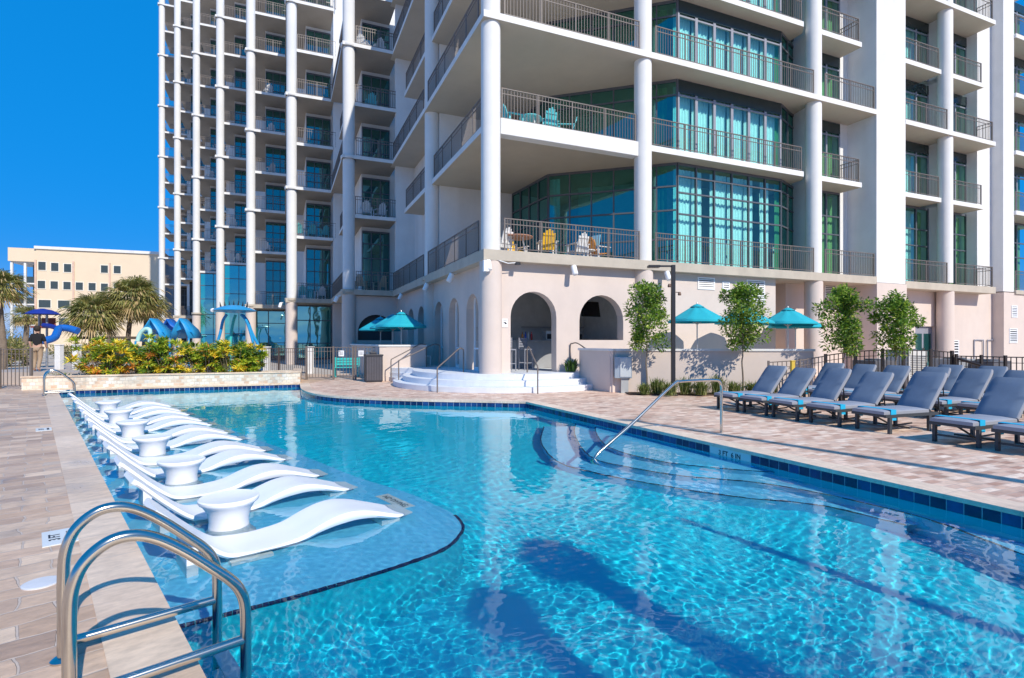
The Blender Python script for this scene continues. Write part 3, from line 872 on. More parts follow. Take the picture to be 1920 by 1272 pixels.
    # darker rounded nosing with a thin shadow gap
st = tag(b.build('entrance_steps', M_STEP, bevel=.012), 'curved pale blue stone steps of three treads at the hotel corner', 'steps')
b = MB()
def wl(u, v): p = hw(u, v); return (p.x, p.y)
WA = Vector((3.1, 16.85)); WB = Vector((9.0, 16.30)); 
b.prism([wl(-2.62,5.35), wl(1.2,5.35), wl(1.2,15.5), wl(-2.62,15.5)], 0, ZT-.002)
b.prism([wl(.1,.1), wl(12.7,.1), wl(12.7,6), wl(.1,6)], 0, ZT-.004)
b.prism([(WA.x-.45,17.9), (WA.x+.1,16.95), (WB.x,16.4), wl(12.7,.2), wl(3.2,.2)], 0, ZT-.006)
tag(b.build('terrace', mat('terrace_stone', (.55,.53,.52), .8, bump=.2)), kind='structure')
def lowwall(pts, h, th, name, label, m=M_PINK, capm=M_WHITE, cap=.07, base=0):
    t = empty(name, (pts[0][0], pts[0][1], 0), 0, label, 'wall')
    o = Vector((pts[0][0], pts[0][1]))
    b = MB(); c = MB()
    for i, (p, q) in enumerate(zip(pts[:-1], pts[1:])):
        p = Vector(p)-o; q = Vector(q)-o; d = (q-p).normalized()
        e = d*(th/2-.003*i)
        b.obox(p-e, q+e, th-.004*i, base, h-cap-.002*i); c.obox(p-e*1.35, q+e*1.35, th+.07-.004*i, h-cap-.002*i, h+.001*i)
    b.build('wall_body', m, t, bevel=.008); c.build('coping_cap', capm, t, bevel=.012)
    return t
lowwall([(2.45,18.3),(3.18,16.95),(9.0,16.40)], 1.36, .24, 'terrace_wall', 'long low pink terrace wall behind the trees, beside the steps')
lowwall([wl(-2.62,15.4), wl(-2.62,5.35), wl(-1.0,5.35)], 1.45, .26, 'terrace_wall', 'short pink terrace wall behind the dark bin, left of the steps', capm=M_WHITE)
# handrails of the steps
def handrail(pts, r, label, rad=.045):
    o0 = Vector(pts[0])
    b = MB(); b.tube(catmull([Vector(p)-Vector((o0.x,o0.y,0)) for p in pts], 5), .022, 8)
    o = b.build('handrail', M_RAIL, None, True); o.location = (o0.x, o0.y, 0)
    return tag(o, label, 'handrail')
def rail_pts(base, top, zb, zt_, h=.92):
    base = Vector(base); top = Vector(top)
    d = (top-base).normalized()
    return [(base.x,base.y,zb),(base.x,base.y,zb+h*.5),(base.x,base.y,zb+h-.08),(*(base+d*.08),zb+h),(*((base+top)/2),(zb+zt_)/2+h),(*(top-d*.1),zt_+h),(*(top+d*.15),zt_+h),(*(top+d*.25),zt_+h-.08),(*(top+d*.25),zt_+.3),(*(top+d*.25),zt_)]
handrail(rail_pts((-4.72,21.05), (-3.7,22.0), 0, ZT), 0, 'taupe handrail climbing the left end of the steps, nearer the bin')
handrail(rail_pts((-4.15,19.75), (-3.0,20.9), 0, ZT), 0, 'taupe handrail climbing the left end of the steps, farther from the bin')
handrail(rail_pts((-2.32,16.75), (-1.75,18.2), 0, ZT, .8), 0, 'taupe handrail rising from the front of the steps left of the corner column')
handrail(rail_pts((.78,16.35), (.55,18.0), 0, ZT, .85), 0, 'taupe handrail rising from the front of the steps before the arched doorway')
handrail(rail_pts((3.02,17.7), (2.2,18.6), .0, ZT, .98), 0, 'taupe handrail beside the shaded end of the low wall')

# planter in front of the far pool edge
M_MOSAIC = paver_mat('stone_mosaic', 0, .16, .11, [(.74,.63,.50),(.86,.78,.66),(.66,.46,.32),(.82,.70,.55),(.78,.74,.68)], (.66,.58,.48), .01, .4, .06, .7)
# brick texture needs x/z coordinates on an upright face
for nd in M_MOSAIC.node_tree.nodes:
    if nd.type == 'MAPPING' and nd.inputs['Scale'].default_value[1] == 1:
        nd.inputs['Rotation'].default_value = (R(90), 0, 0)
pd = (PLANT_B-PLANT_A).normalized(); pn = Vector((pd.y, -pd.x)); ang_p = math.atan2(-pd.y, -pd.x)
PL_L = (PLANT_B-PLANT_A).length + 1.1
pb = PLANT_A + pd*PL_L
t = empty('planter', (pb.x, pb.y, 0), ang_p, 'long travertine mosaic planter wall along the far pool edge', 'planter')
b = MB(); b.box(0, PL_L, .0, .28, -.02, .40); b.box(PL_L-.28, PL_L, .28, 2.6, -.02, .40); b.box(0, PL_L, 2.4, 2.6, 0, .38); b.box(0,.28,.28,2.4,-.02,.40)
b.build('planter_wall', M_MOSAIC, t)
b = MB(); b.box(-.03, PL_L+.03, -.03, .31, .40, .45); b.box(PL_L-.31, PL_L+.03, .31, 2.62, .40, .449)
b.build('coping_cap', M_COPE, t, bevel=.008)
b = MB(); b.box(.28, PL_L-.28, .28, 2.4, .0, .33); b.build('soil', mat('brown_mulch', (.06,.035,.022), .95, var=.4, scale=8, bump=.8), t)
P2W = Matrix.Translation((pb.x, pb.y, 0)) @ Matrix.Rotation(ang_p, 4, 'Z')

# ================================================================== POOL RAILS
def pool_ladder(base, d, label):
    """two hoops side by side; d = direction into the pool"""
    t = empty('pool_ladder', (base.x, base.y, 0), math.atan2(d.y, d.x), label, 'pool ladder', 'grab rails over the left pool edge')
    for s in (0, -.565):
        b = MB()
        pts = [(0,0,.0),(0,0,.2),(0,0,.42),(.01,0,.55),(.05,0,.65),(.13,0,.715),(.22,0,.725),(.31,0,.69),(.42,0,.605),(.54,0,.49),(.62,0,.41),(.665,0,.345),(.69,0,.26),(.695,0,.1),(.695,0,-.2),(.695,0,-.7),(.695,0,-1.0)]
        pts = [(x, s, z) for x, _, z in pts]
        b.tube(catmull(pts, 6), .0265, 16)
        h = b.build('grab_rail', M_STEEL, t, True)
        c = MB(); c.tube([(.0,s,.085),(.35,s,.085),(.695,s,.085)], .024, 14)
        c.build('crossbar', M_STEEL, h, True)
        f = MB(); f.lathe([(.055,0),(.055,.008),(.045,.016),(.03,.022)], (0,s,.001), 20); f.build('flange', M_STEEL, h, True)
    for z in (-.25,-.5,-.75):
        b = MB(); b.box(.655,.735,-.53,-.03,z-.012,z+.012); b.build('tread', M_PLW, t)
    return t
LD = pool_ladder(Vector((-2.25,2.705,0)), INW, 'polished steel grab rails and crossbars in the near left corner of the picture')
q = led(15.0, -.33)
copy_tree(LD, (q.x, q.y, 0), math.atan2(INW.y, INW.x), 'small distant steel grab rails at the far left corner of the pool')
b = MB()
b.tube(catmull([(0,0,0),(0,0,.5),(0,0,.78),(-.03,-.02,.88),(-.12,-.06,.925),(-.5,-.22,.93),(-.85,-.40,.925),(-1.0,-.48,.87),(-1.7,-.92,.36),(-2.15,-1.2,.06),(-2.38,-1.34,-.10),(-2.46,-1.39,-.25),(-2.44,-1.38,-.42),(-2.36,-1.33,-.55)], 6), .025, 14)
o = b.build('step_handrail', M_STEEL, None, True, ); o.location = (3.65, 9.4, 0)
tag(o, 'bent steel handrail running from the deck down into the pool steps', 'handrail')

# ================================================================== IN-WATER LOUNGERS AND TABLES
prof = [(.10,.335),(.16,.285),(.36,.08),(.56,-.09),(.70,-.125),(.86,-.136),(1.02,-.128),(1.18,-.105),(1.34,-.045),(1.50,.0),(1.66,.01),(1.84,-.025),(2.02,-.085),(2.20,-.145),(2.34,-.19)]
pc = catmull([(x,0,z) for x, z in prof], 5)
def water_lounger(loc, label):
    W_ = .27; th = .046
    up = []; lo = []
    m_ = len(pc)
    nrm = []
    for i, p in enumerate(pc):
        t_ = (pc[min(i+1,m_-1)]-pc[max(i-1,0)]).normalized(); nrm.append(Vector((-t_.z,0,t_.x)))
    b = MB()
    rows = []
    for i, p in enumerate(pc):
        k = i/(m_-1)
        thk = th*(1.0 if k < .25 else (1.0+1.0*math.exp(-((k-.68)/.13)**2)))
        wd = W_*(1-.35*max(0,(k-.86)/.14)**1.6)*(1-.18*max(0,(.05-k)/.05)**2)
        n_ = nrm[i]; d = .018
        ring = []
        # top is dished a little, edges rounded
        for yy, dz in ((-1,-.35),(-.97,-.06),(-.8,0),(-.3,-.12),(.3,-.12),(.8,0),(.97,-.06),(1,-.35)):
            q = p + n_*(dz*.05); ring.append((q.x, yy*wd, q.z))
        for yy, dz in ((1,-.65),(.93,-1),(-.93,-1),(-1,-.65)):
            q = p + n_*(dz*thk); ring.append((q.x, yy*wd, q.z))
        rows.append(ring)
    n = len(rows[0]); vs = [p for r in rows for p in r]
    fs = [(i*n+j, i*n+(j+1)%n, (i+1)*n+(j+1)%n, (i+1)*n+j) for i in range(m_-1) for j in range(n)]
    fs += [tuple(range(n)), tuple(range((m_-1)*n, m_*n))[::-1]]
    b.add(vs, [f[::-1] for f in fs])
    t = empty('water_lounger', loc, math.atan2(INW.y, INW.x), label, 'in-water lounger', 'white in-water loungers on the shallow ledge')
    o = b.build('body', M_PLW, t, True)
    f = MB(); f.box(.62,.95,-.2,.2,-.395,-.33); f.box(.30,.38,-.2,.2,-.395,-.02); f.box(2.0,2.2,-.15,.15,-.395,-.24)
    f.build('foot', M_PLW, t)
    return t
def water_table(loc, label):
    b = MB(); b.lathe([(.23,-.398),(.235,-.36),(.20,-.28),(.175,-.16),(.17,-.08),(.19,.0),(.225,.06),(.255,.085),(.262,.10),(.262,.118),(.25,.128),(.225,.123),(.0,.118)], n=40)
    o = b.build('water_table', M_PLW, None, True); o.location = loc
    return tag(o, label, 'side table', 'white drum tables standing in the shallow water')
words = ['nearest', 'second nearest', 'third nearest', 'third farthest', 'second farthest', 'farthest']
orden = ['nearest','second','third','fourth','fifth','sixth','seventh','eighth','ninth','tenth','eleventh','twelfth']
L0_ = None; T0_ = None
for k in range(6):
    a = -.80 + 2.17*k
    p = led(a, .80, 0)
    lb = f'white drum table in the water, {words[k]} of the six'
    if T0_ is None: T0_ = water_table((p.x,p.y,0), lb)
    else: copy_tree(T0_, (p.x,p.y,0), label=lb)
    for j, s in enumerate((-.60, .60)):
        p = led(a+s, .0, 0); i = 2*k+j
        lb = f'white wave shaped lounger in the water, {orden[i]} from the near grab rails'
        if i == 0: lb = 'white wave shaped lounger in the water, the large one closest to the near grab rails'
        if L0_ is None: L0_ = water_lounger((p.x,p.y,0), lb)
        else: copy_tree(L0_, (p.x,p.y,0), math.atan2(INW.y, INW.x)+R((0,1.6,-1.2,.8,-1.9,1.1,-.6,2,-1.4,.5,-1,1.5)[i]), label=lb)

# ================================================================== DECK MARKERS AND LIDS
def text_mesh(txt, size, m, name, parent, loc, rot, sx=1):
    cu = bpy.data.curves.new(name, 'FONT'); cu.body = txt; cu.size = size; cu.align_x = 'CENTER'; cu.align_y = 'CENTER'; cu.extrude = .0008; cu.offset = size*.02
    o = bpy.data.objects.new(name, cu); col.objects.link(o)
    dg = bpy.context.evaluated_depsgraph_get(); me = bpy.data.meshes.new_from_object(o.evaluated_get(dg))
    bpy.data.objects.remove(o)
    o = bpy.data.objects.new(name, me); col.objects.link(o); me.materials.clear(); me.materials.append(m)
    o.parent = parent; o.location = loc; o.rotation_euler = rot; o.scale = (sx,1,1)
    return o
M_TILEW = mat('white_tile', (.72,.74,.72), .3, var=.05); M_INK = mat('black_ink', (.02,.02,.03), .5)
def marker(p, ang, z, w_, h_, txts, label, group='depth marker tiles'):
    t = empty('depth_marker', (p.x, p.y, z), ang, label, 'depth marker', group)
    b = MB(); b.box(-w_/2,w_/2,-h_/2,h_/2,-.003,.005); b.build('tile', M_TILEW, t)
    for tx, sz, oy in txts: text_mesh(tx, sz, M_INK, 'lettering', t, (0, oy, .0062), (0,0,0))
    return t
p = at(112, 1008); marker(p, math.atan2(EDGE.y,EDGE.x)-R(90)+R(90), .004, .42, .22, [('3 FT', .10, .03), ('NO DIVING', .045, -.06)], 'white depth marker tile on the stone deck behind the near grab rails')
p = at(82, 806); marker(p, math.atan2(EDGE.y,EDGE.x), .004, .42, .22, [('3 FT', .10, .03), ('NO DIVING', .045, -.06)], 'white depth marker tile farther along the left stone deck')
p = under(740, 940, ZL); marker(p, math.atan2(-EDGE.y,-EDGE.x), ZL+.004, .62, .17, [('NO DIVING', .095, 0)], 'long white tile under water near the tip of the shallow ledge')
# lettered tiles on the right pool wall
t = empty('wall_marker', (right_x((mk[0]+mk[1])/2), (mk[0]+mk[1])/2, -.12), math.atan2(.90,-.435), 'pale lettered depth tiles set in the navy band of the right pool wall', 'depth marker')
Lm = (Vector((right_x(mk[0]),mk[0]))-Vector((right_x(mk[1]),mk[1]))).length
b = MB(); b.box(-Lm/2,Lm/2,-.012,.008,-.08,.072); b.build('tile', M_TILEW, t)
text_mesh('3 FT  6 IN', .10, M_INK, 'lettering', t, (0,.0095,.0), (R(90),0,R(180)))
def lid(px, py, rx, label, m=M_TILEW):
    p = at(px, py); b = MB(); b.lathe([(rx,0),(rx,.006),(rx-.01,.009),(.015,.009)], n=32); o = b.build('skimmer_lid', m, None); o.location = (p.x,p.y,0); tag(o, label, 'lid')
lid(78, 1094, .105, 'round white skimmer lid set in the stone deck on the left', mat('white_lid', (.66,.66,.68), .5))

# ================================================================== DECK LOUNGERS
M_CUSH = mat('slate_cushion', (.15,.20,.275), .9, var=.1, scale=4, bump=.25, bscale=200, dist=.002)
M_PIPE = mat('grey_cushion_side', (.30,.31,.35), .9, var=.06)
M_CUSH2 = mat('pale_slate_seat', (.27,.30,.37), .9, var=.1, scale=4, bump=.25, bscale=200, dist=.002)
M_STRAP = mat('turquoise_strap', (.01,.42,.68), .7)
ANGC = R(21)
CU = Vector((math.cos(ANGC), math.sin(ANGC), 0)); CVv = Vector((-math.sin(ANGC), math.cos(ANGC), 0))
def cushion(L_, wd, th, name, parent, M_=None, r=.03, taper=0, puff=.016):
    """boxy cushion lying in x/y, piped sides, lightly quilted top"""
    b = MB(M_)
    n = 10; mrows = 6
    rows = []
    for i in range(n+1):
        x = L_*i/n; e = min(i, n-i)
        endf = 0 if e == 0 else 1
        ring = []
        w0 = wd/2 - (.0 if not taper else .0)
        wx = w0*(1-(.10 if (taper and i == n) else 0)-(.03 if (taper and i == n-1) else 0))
        for yy, zz in ((-1,0),(-1,.75),(-.95,1),(-.5,1),(0,1),(.5,1),(.95,1),(1,.75),(1,0)):
            z = th*zz
            if abs(yy) < .9 and zz == 1: z += puff*endf*(1-.25*(i % 5 == 0))
            if e == 0 and zz > .8: z = th*.86
            ring.append((x, yy*wx, z))
        rows.append(ring)
    m_ = len(rows[0])
    vs = [p for r_ in rows for p in r_]
    for i in range(n):
        for j in range(m_):
            f = (i*m_+j, i*m_+(j+1)%m_, (i+1)*m_+(j+1)%m_, (i+1)*m_+j)
            b.f.append(f[::-1]); b.m.append(0 if 2 <= j <= 5 else 1)
    b.v = [tuple(b.M @ Vector(v)) for v in vs]
    b.f += [tuple(range(m_)), tuple(range(n*m_, (n+1)*m_))[::-1]]; b.m += [1, 1]
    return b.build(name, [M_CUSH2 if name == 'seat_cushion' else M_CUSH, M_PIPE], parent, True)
def chaise(loc, label, group, back=R(50)):
    t = empty('sun_lounger', loc, ANGC, label, 'sun lounger', group)
    W_ = .60; zs = .33; xh = 1.02     # hinge
    b = MB()
    for s in (-1, 1): b.box(-.12, 1.22, s*W_/2-.02, s*W_/2+.02, zs-.05, zs)
    for x in (-.12, .18, .55, .9, 1.18): b.box(x, x+.04, -W_/2+.02, W_/2-.02, zs-.045, zs-.004)
    b.build('seat_frame', M_WOODCH, t)
    for x, s in ((.0,-1),(.0,1),(.98,-1),(.98,1)):
        l = MB(); l.add([(x-.03,s*W_/2-.022,0),(x+.03,s*W_/2-.022,0),(x+.03,s*W_/2+.022,0),(x-.03,s*W_/2+.022,0),
                         (x-.03,s*W_/2-.022,zs-.05),(x+.03,s*W_/2-.022,zs-.05),(x+.03,s*W_/2+.022,zs-.05),(x-.03,s*W_/2+.022,zs-.05)],
                        [(0,3,2,1),(4,5,6,7),(0,1,5,4),(1,2,6,5),(2,3,7,6),(3,0,4,7)])
        l.build('leg', M_WOODCH, t)
    b = MB(); b.box(-.01,.01,-W_/2+.02,W_/2-.02,.1,.13); b.cyl((.05,0,zs-.06),(.52,0,.06),.016); b.cyl((.5,-W_/2,.08),(.5,W_/2,.08),.016); b.cyl((.5,0,.08),(.98,0,.1),.014)
    b.build('brace', M_WOODCH, t)
    Mx = Matrix.Translation((xh,0,zs)) @ Matrix.Rotation(-back, 4, 'Y')
    b = MB(Mx)
    for s in (-1, 1): b.box(0,.78,s*(W_/2-.04)-.015,s*(W_/2-.04)+.015,-.03,.0)
    for x in (.1,.4,.72): b.box(x,x+.05,-W_/2+.06,W_/2-.06,-.026,-.004)
    b.build('back_frame', M_WOODCH, t)
    b = MB(); e = Mx @ Vector((.5,0,-.02)); b.cyl((e.x,-.2,e.z),(1.42,-.2,.27),.012); b.cyl((e.x,.2,e.z),(1.42,.2,.27),.012); b.cyl((1.42,-.22,.27),(1.42,.22,.27),.012); b.box(1.22,1.44,-.02,.02,.24,.27); b.build('back_strut', M_WOODCH, t)
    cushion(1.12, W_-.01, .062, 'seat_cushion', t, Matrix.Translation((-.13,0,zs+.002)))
    cushion(.80, W_-.01, .062, 'back_cushion', t, Matrix.Translation((xh+.02,0,zs+.03)) @ Matrix.Rotation(-back, 4, 'Y'), taper=1)
    b = MB()
    for z0_, z1_ in ((zs+.079,zs+.085),): b.box(.02,.15,-W_/2-.004,W_/2+.004,z0_,z1_)
    b.box(.02,.15,-W_/2-.008,-W_/2,zs-.10,zs+.085); b.box(.02,.15,W_/2,W_/2+.008,zs-.10,zs+.085); b.build('strap', M_STRAP, t)
    return t
rowA = [(4.9,12.8),(5.22,12.1),(5.50,11.35),(5.88,10.6),(6.30,9.85),(6.76,8.62),(7.09,7.87)]
gA = 'slate cushioned loungers in the row nearest the pool'
lab = ['slate lounger at the left end of the front row','second lounger from the left in the front row','third lounger from the left in the front row','fourth lounger from the left in the front row','fifth lounger from the left in the front row, just before the gap','large slate lounger after the gap in the front row','nearest lounger, cut off by the right edge of the picture']
CH0 = None
def recline(t, a):
    Mh = Matrix.Translation((1.02,0,.33)) @ Matrix.Rotation(R(a), 4, 'Y') @ Matrix.Translation((-1.02,0,-.33))
    for c in kids(t):
        if c.name.startswith(('back_frame','back_cushion')): c.matrix_basis = Mh
for i, (x, y) in enumerate(rowA):
    # given point is the foot end, far side leg; centre is half a width nearer
    p = Vector((x, y, 0)) - CVv*.30
    if CH0 is None: CH0 = chaise(p, lab[i], gA)
    else: recline(copy_tree(CH0, p, ANGC + R((0,2,-1.5,.8,-1.8,.5,0)[i]), lab[i]), (0,2.5,-1.5,3,-2.5,1,-2)[i])
rowB = [(8.85,14.7),(9.15,13.95),(9.5,13.2),(9.8,12.4),(10.1,11.7),(10.4,10.9)]
gB = 'slate cushioned loungers in the second row'
for i, (x, y) in enumerate(rowB):
    p = Vector((x, y, 0)) - CU*1.55
    copy_tree(CH0, p, ANGC + R((1,-1,.5,0,-1,1)[i]), f'lounger in the second row, {orden[i] if i else "leftmost"}{" from the left" if i else ""}, half hidden by the front row', gB)
for i, (x, y) in enumerate([(11.1,13.6),(11.5,12.85),(11.95,12.1)]):
    p = Vector((x, y, 0)) - CU*1.55
    copy_tree(CH0, p, ANGC, ('lounger back in the third row, left one near the fence','lounger back in the third row, middle one near the fence','lounger back in the third row, right one near the fence')[i], 'slate loungers in the third row near the fence')

# ================================================================== UMBRELLAS
M_CANV = mat('turquoise_canvas', (.012,.40,.50), .85, var=.06, scale=5)
M_POLE = mat('aluminium_pole', (.55,.55,.55), .35, .6)
def umbrella(p, zap, label, ang=0, group='turquoise market umbrellas', zbase=ZT):
    t = empty('umbrella', (p.x, p.y, zbase), ang, label, 'umbrella', group)
    za = zap-zbase; r0, zr = 1.04, za-.60; n = 8
    b = MB()
    rows = []
    for k in range(6):
        f = .16+.84*k/5; ring = []
        for i in range(n*4+1):
            a = 2*PI*i/(n*4); ph = (i % 4)/4
            sag = math.sin(PI*ph)
            rr = r0*f*(1-.055*sag*f)/1
            z = za-.10-(za-.10-zr)*(f-.16)/.84 - .035*sag*math.sin(PI*min(1,f)) + .02*(1-f)
            ring.append((rr*math.cos(a), rr*math.sin(a), z))
        rows.append(ring)
    b.sheet(rows)
    ring2 = [(x*1.0, y*1.0, z-.07) for x, y, z in rows[-1]]
    b.sheet([rows[-1], ring2])
    o = b.build('canopy', M_CANV, t, True); sm = o.modifiers.new('thick', 'SOLIDIFY'); sm.thickness = .004
    b = MB(); rows = []
    for f, z in ((.02,za),(.10,za-.03),(.24,za-.115)):
        rows.append([(r0*f*math.cos(2*PI*i/32), r0*f*math.sin(2*PI*i/32), z) for i in range(33)])
    b.sheet(rows); v = b.build('vent_cap', M_CANV, t, True); sm = v.modifiers.new('thick', 'SOLIDIFY'); sm.thickness = .004
    b = MB(); b.cyl((0,0,0),(0,0,za-.02),.022,n=12); b.lathe([(.03,0),(.02,.05),(.004,.09)],(0,0,za-.01),10); b.lathe([(.22,0),(.22,.05),(.05,.08),(.04,.25)],(0,0,0),20); b.build('pole', M_POLE, t, True)
    for i in range(8):
        a = 2*PI*i/8; c, s = math.cos(a), math.sin(a)
        b = MB(); b.cyl((.03*c,.03*s,za-.13),(r0*.99*c,r0*.99*s,zr-.006),.008,n=6); b.cyl((.03*c,.03*s,zr-.12),(r0*.5*c,r0*.5*s,(za+zr)/2-.09),.006,n=6); b.build('rib', M_POLE, t)
    return t
U0 = umbrella(hw(7.27,-1.5), 2.92, 'turquoise umbrella just right of the tall lamp post', .2)
def umb(u, v, z, label, a): 
    p = hw(u, v); copy_tree(U0, (p.x, p.y, ZT+(z-2.92)), a, label)
umb(9.5, -1.5, 2.9, 'turquoise umbrella mostly hidden behind the second slim tree', .5)
umb(11.75, -1.5, 2.9, 'turquoise umbrella right of the second slim tree', .1)
umb(12.9, -.9, 2.8, 'turquoise umbrella at the right end, overlapping its neighbour', .35)
umb(-1.75, 5.85, 2.82, 'large turquoise umbrella left of the arches, in front of the others', .3)
umb(-2.0, 9.5, 2.75, 'turquoise umbrella half hidden left behind the front one', .6)
umb(-1.35, 13.4, 2.9, 'small far turquoise umbrella before the arched window', .1)
umb(-1.75, 7.7, 2.80, 'turquoise umbrella whose rim shows right behind the front one', .8)

# ================================================================== LAMP POST, CABINET, BIN, SIGNS
t = empty('lamp_post', (4.74,15.86,0), 0, 'tall black lamp post with a flat arm to the left', 'lamp post')
b = MB(); b.box(-.055,.055,-.055,.055,0,3.84); b.box(-.11,.11,-.11,.11,0,.03); b.build('post', M_BLK, t, bevel=.006)
b = MB(); b.box(-.42,-.05,-.03,.03,3.78,3.83); b.build('arm', M_BLK, t)
b = MB(); b.box(-.74,-.40,-.12,.12,3.76,3.83); b.build('lamp_head', M_BLK, t, bevel=.01)
for x, y_, nm in ((-.13,3.22,''),(.17,2.98,'')):
    b = MB(); b.cyl((x*.4,-.02,y_+.06),(x,-.05,y_+.04),.012,n=8); b.lathe([(.045,0),(.05,.04),(.03,.10)],(x,-.06,y_-.04),14); b.build('floodlight', mat('brown_lamp', (.16,.09,.06), .5), t)
p = at(1168, 737)
M_CAB = mat('grey_blue_metal', (.36,.42,.48), .4, .3, var=.08)
t = empty('utility_cabinet', (p.x, p.y, 0), -.1, 'grey metal utility cabinet on a post by the low pink wall', 'cabinet')
b = MB(); b.box(-.26,.26,-.13,.10,.46,1.12); b.build('box', M_CAB, t, bevel=.01)
b = MB(); b.box(-.10,.23,-.150,-.133,.50,1.08); b.build('door', mat('pale_panel', (.52,.56,.58), .45), t, bevel=.006)
b = MB(); b.box(-.06,.16,-.06,.06,0,.46); b.build('post', mat('grey_post', (.42,.43,.43), .5), t)
M_BIN = mat('charcoal_bin', (.035,.035,.045), .45)
p = at(700, 716)
t = empty('trash_bin', (p.x, p.y, 0), ANG_B, 'dark charcoal slatted trash bin beside the pink wall', 'trash bin')
b = MB(); b.box(-.32,.32,-.30,.30,.03,1.02); b.box(-.34,.34,-.32,.32,1.02,1.08); b.box(-.30,.30,-.28,.28,0,.03)
b.build('bin_body', M_BIN, t, bevel=.01)
b = MB(); [b.box(-.29+.062*i,-.25+.062*i,-.309,-.301,.08,.98) for i in range(10)]; b.build('slats', mat('grey_slat', (.09,.085,.10), .5), t)
b = MB(); b.box(-.12,.12,-.05,.20,1.08,1.17); b.build('lid', M_BIN, t, bevel=.01)
def plate(p, w_, h_, ang, label, m=M_PLW, name='sign', cat='sign', ink=None, group=None):
    t = empty(name, p, ang, label, cat, group)
    b = MB(); b.box(-w_/2,w_/2,-.008,.0,-h_/2,h_/2); b.build('plate', m, t, bevel=.002)
    if ink: 
        b = MB(); ink(b); b.build('print', M_INK, t)
    return t
p = hw(ug(946,0), -.03, zg(946,606,0))
plate(p, .20, .28, ANG_B, 'small white notice with a dark symbol left of the arched doorway', ink=lambda b: (b.box(-.05,.03,-.0105,-.0085,.0,.03), b.box(-.01,.06,-.0105,-.0085,-.04,.01), b.box(-.07,.07,-.0105,-.0085,.08,.09)))
# white spotlights on the first slab
def spot(p, yaw, label):
    t = empty('spotlight', p, yaw, label, 'spotlight', 'white spotlights under the first floor slab')
    b = MB(); b.lathe([(.10,0),(.10,.30),(.085,.33),(.0,.33)], n=20)
    o = b.build('lamp_body', M_PLW, t, True); o.rotation_euler = (R(155),0,0); o.location = (0,-.12,-.02)
    b = MB(); b.box(-.03,.03,-.1,.06,.0,.05); b.build('bracket', M_PLW, t)
    k = MB(); k.lathe([(.09,0),(.0,.01)], n=20); q_ = k.build('lens', mat('lens', (.08,.08,.09), .2), o)
    return t
SP0 = None
for px, py, pl, lb in ((1072,492,'f','above the gap between doorway and arched window'), (1246,520,'f','behind the tall lamp post'),
                   (912,487,'f','at the top of the corner column, facing the pool'),(853,505,'s','above the arch nearest the corner column'),(806,530,'s','above the third arch'),(757,549,'s','left of the turquoise umbrellas'),(634,557,'x','on the column of the shaded bay'),(528,562,'y','under the second tower column from the right')):
    lb = 'white spotlight ' + lb
    if pl == 'f': p = hw(ug(px,-.2), -.20, LZ[1]-.36); yaw = ANG_B
    elif pl == 's':
        t_ = (px-960)/F; u_ = -.2
        x0 = -.7+BU.x*u_; y0 = 17.7+BU.y*u_; v_ = (t_*y0-x0)/(BV.x-t_*BV.y); p = hw(u_, v_, LZ[1]-.36); yaw = ANG_B-R(90)
    elif pl == 'x': p = hw(bay(0)[0]-.5, bay(0)[1], LZ[1]-.4); yaw = ANG_B-R(90)
    else: p = hw(bay(1)[0]-.6, bay(1)[1]-.2, LZ[1]-.35); yaw = ANG_B-R(40)
    if SP0 is None: SP0 = spot(p, yaw, lb)
    else: copy_tree(SP0, p, yaw, lb)
p = hw(-.33,-.38,4.0)
t = empty('wall_box', p, ANG_B, 'small white speaker box high on the corner column', 'speaker'); b = MB(); b.box(-.09,.09,-.12,.0,-.18,.18); b.build('box', M_PLW, t, bevel=.01)
p = hw(.36,-.28,LZ[1]-.42)
t = empty('camera_arm', p, ANG_B, 'thin security camera arm beside the top of the corner column', 'security camera')
b = MB(); b.tube([(-.35,-.06,.12),(-.1,-.1,.05),(.1,-.1,.0),(.42,-.1,.04)], .014, 6); b.build('arm', M_PLW, t)
b = MB(); b.box(.36,.52,-.16,-.04,-.03,.05); b.build('camera_body', M_BLK, t)

# ================================================================== FENCES
def fence(pts, label, sp=.11, m=None, posts=True, cat='fence', base=0, post_w=.05):
    m = m or M_RAIL
    o = Vector((pts[0][0], pts[0][1], 0))
    t = empty('picket_fence', (o.x, o.y, base), 0, label, cat)
    b = MB()
    for (x0,y0,h0), (x1,y1,h1) in zip(pts[:-1], pts[1:]):
        p = Vector((x0,y0,0))-o; q = Vector((x1,y1,0))-o; L_ = (q-p).length
        b.tube([p+Vector((0,0,h0)), q+Vector((0,0,h1))], .02, 4); b.tube([p+Vector((0,0,.1)), q+Vector((0,0,.1))], .016, 4); b.tube([p+Vector((0,0,h0-.16)), q+Vector((0,0,h1-.16))], .012, 4)
        n = int(L_/sp)
        for i in range(1, n):
            f = i/n; c = p.lerp(q, f); h = h0+(h1-h0)*f; b.box(c.x-.009,c.x+.009,c.y-.009,c.y+.009,.1,h)
    b.build('pickets', m, t)
    for x, y, h in pts:
        c = MB(); c.box(x-o.x-post_w/2,x-o.x+post_w/2,y-o.y-post_w/2,y-o.y+post_w/2,0,h+.05); c.build('post', m, t)
    return t
def fp(px, py_top, Y): return ((px-960)/F*Y, Y, HC-(py_top-640)/F*Y)
M_FBLK = mat('dark_bronze_metal', (.03,.022,.02), .4)
fence([fp(1548,667,16.2), fp(1604,659,16.1), fp(1655,657,16.0), fp(1694,657,15.9), fp(1745,658,15.8), fp(1785,661,15.7)], 'dark picket fence behind the loungers, left part with tall posts', m=M_FBLK, post_w=.07)
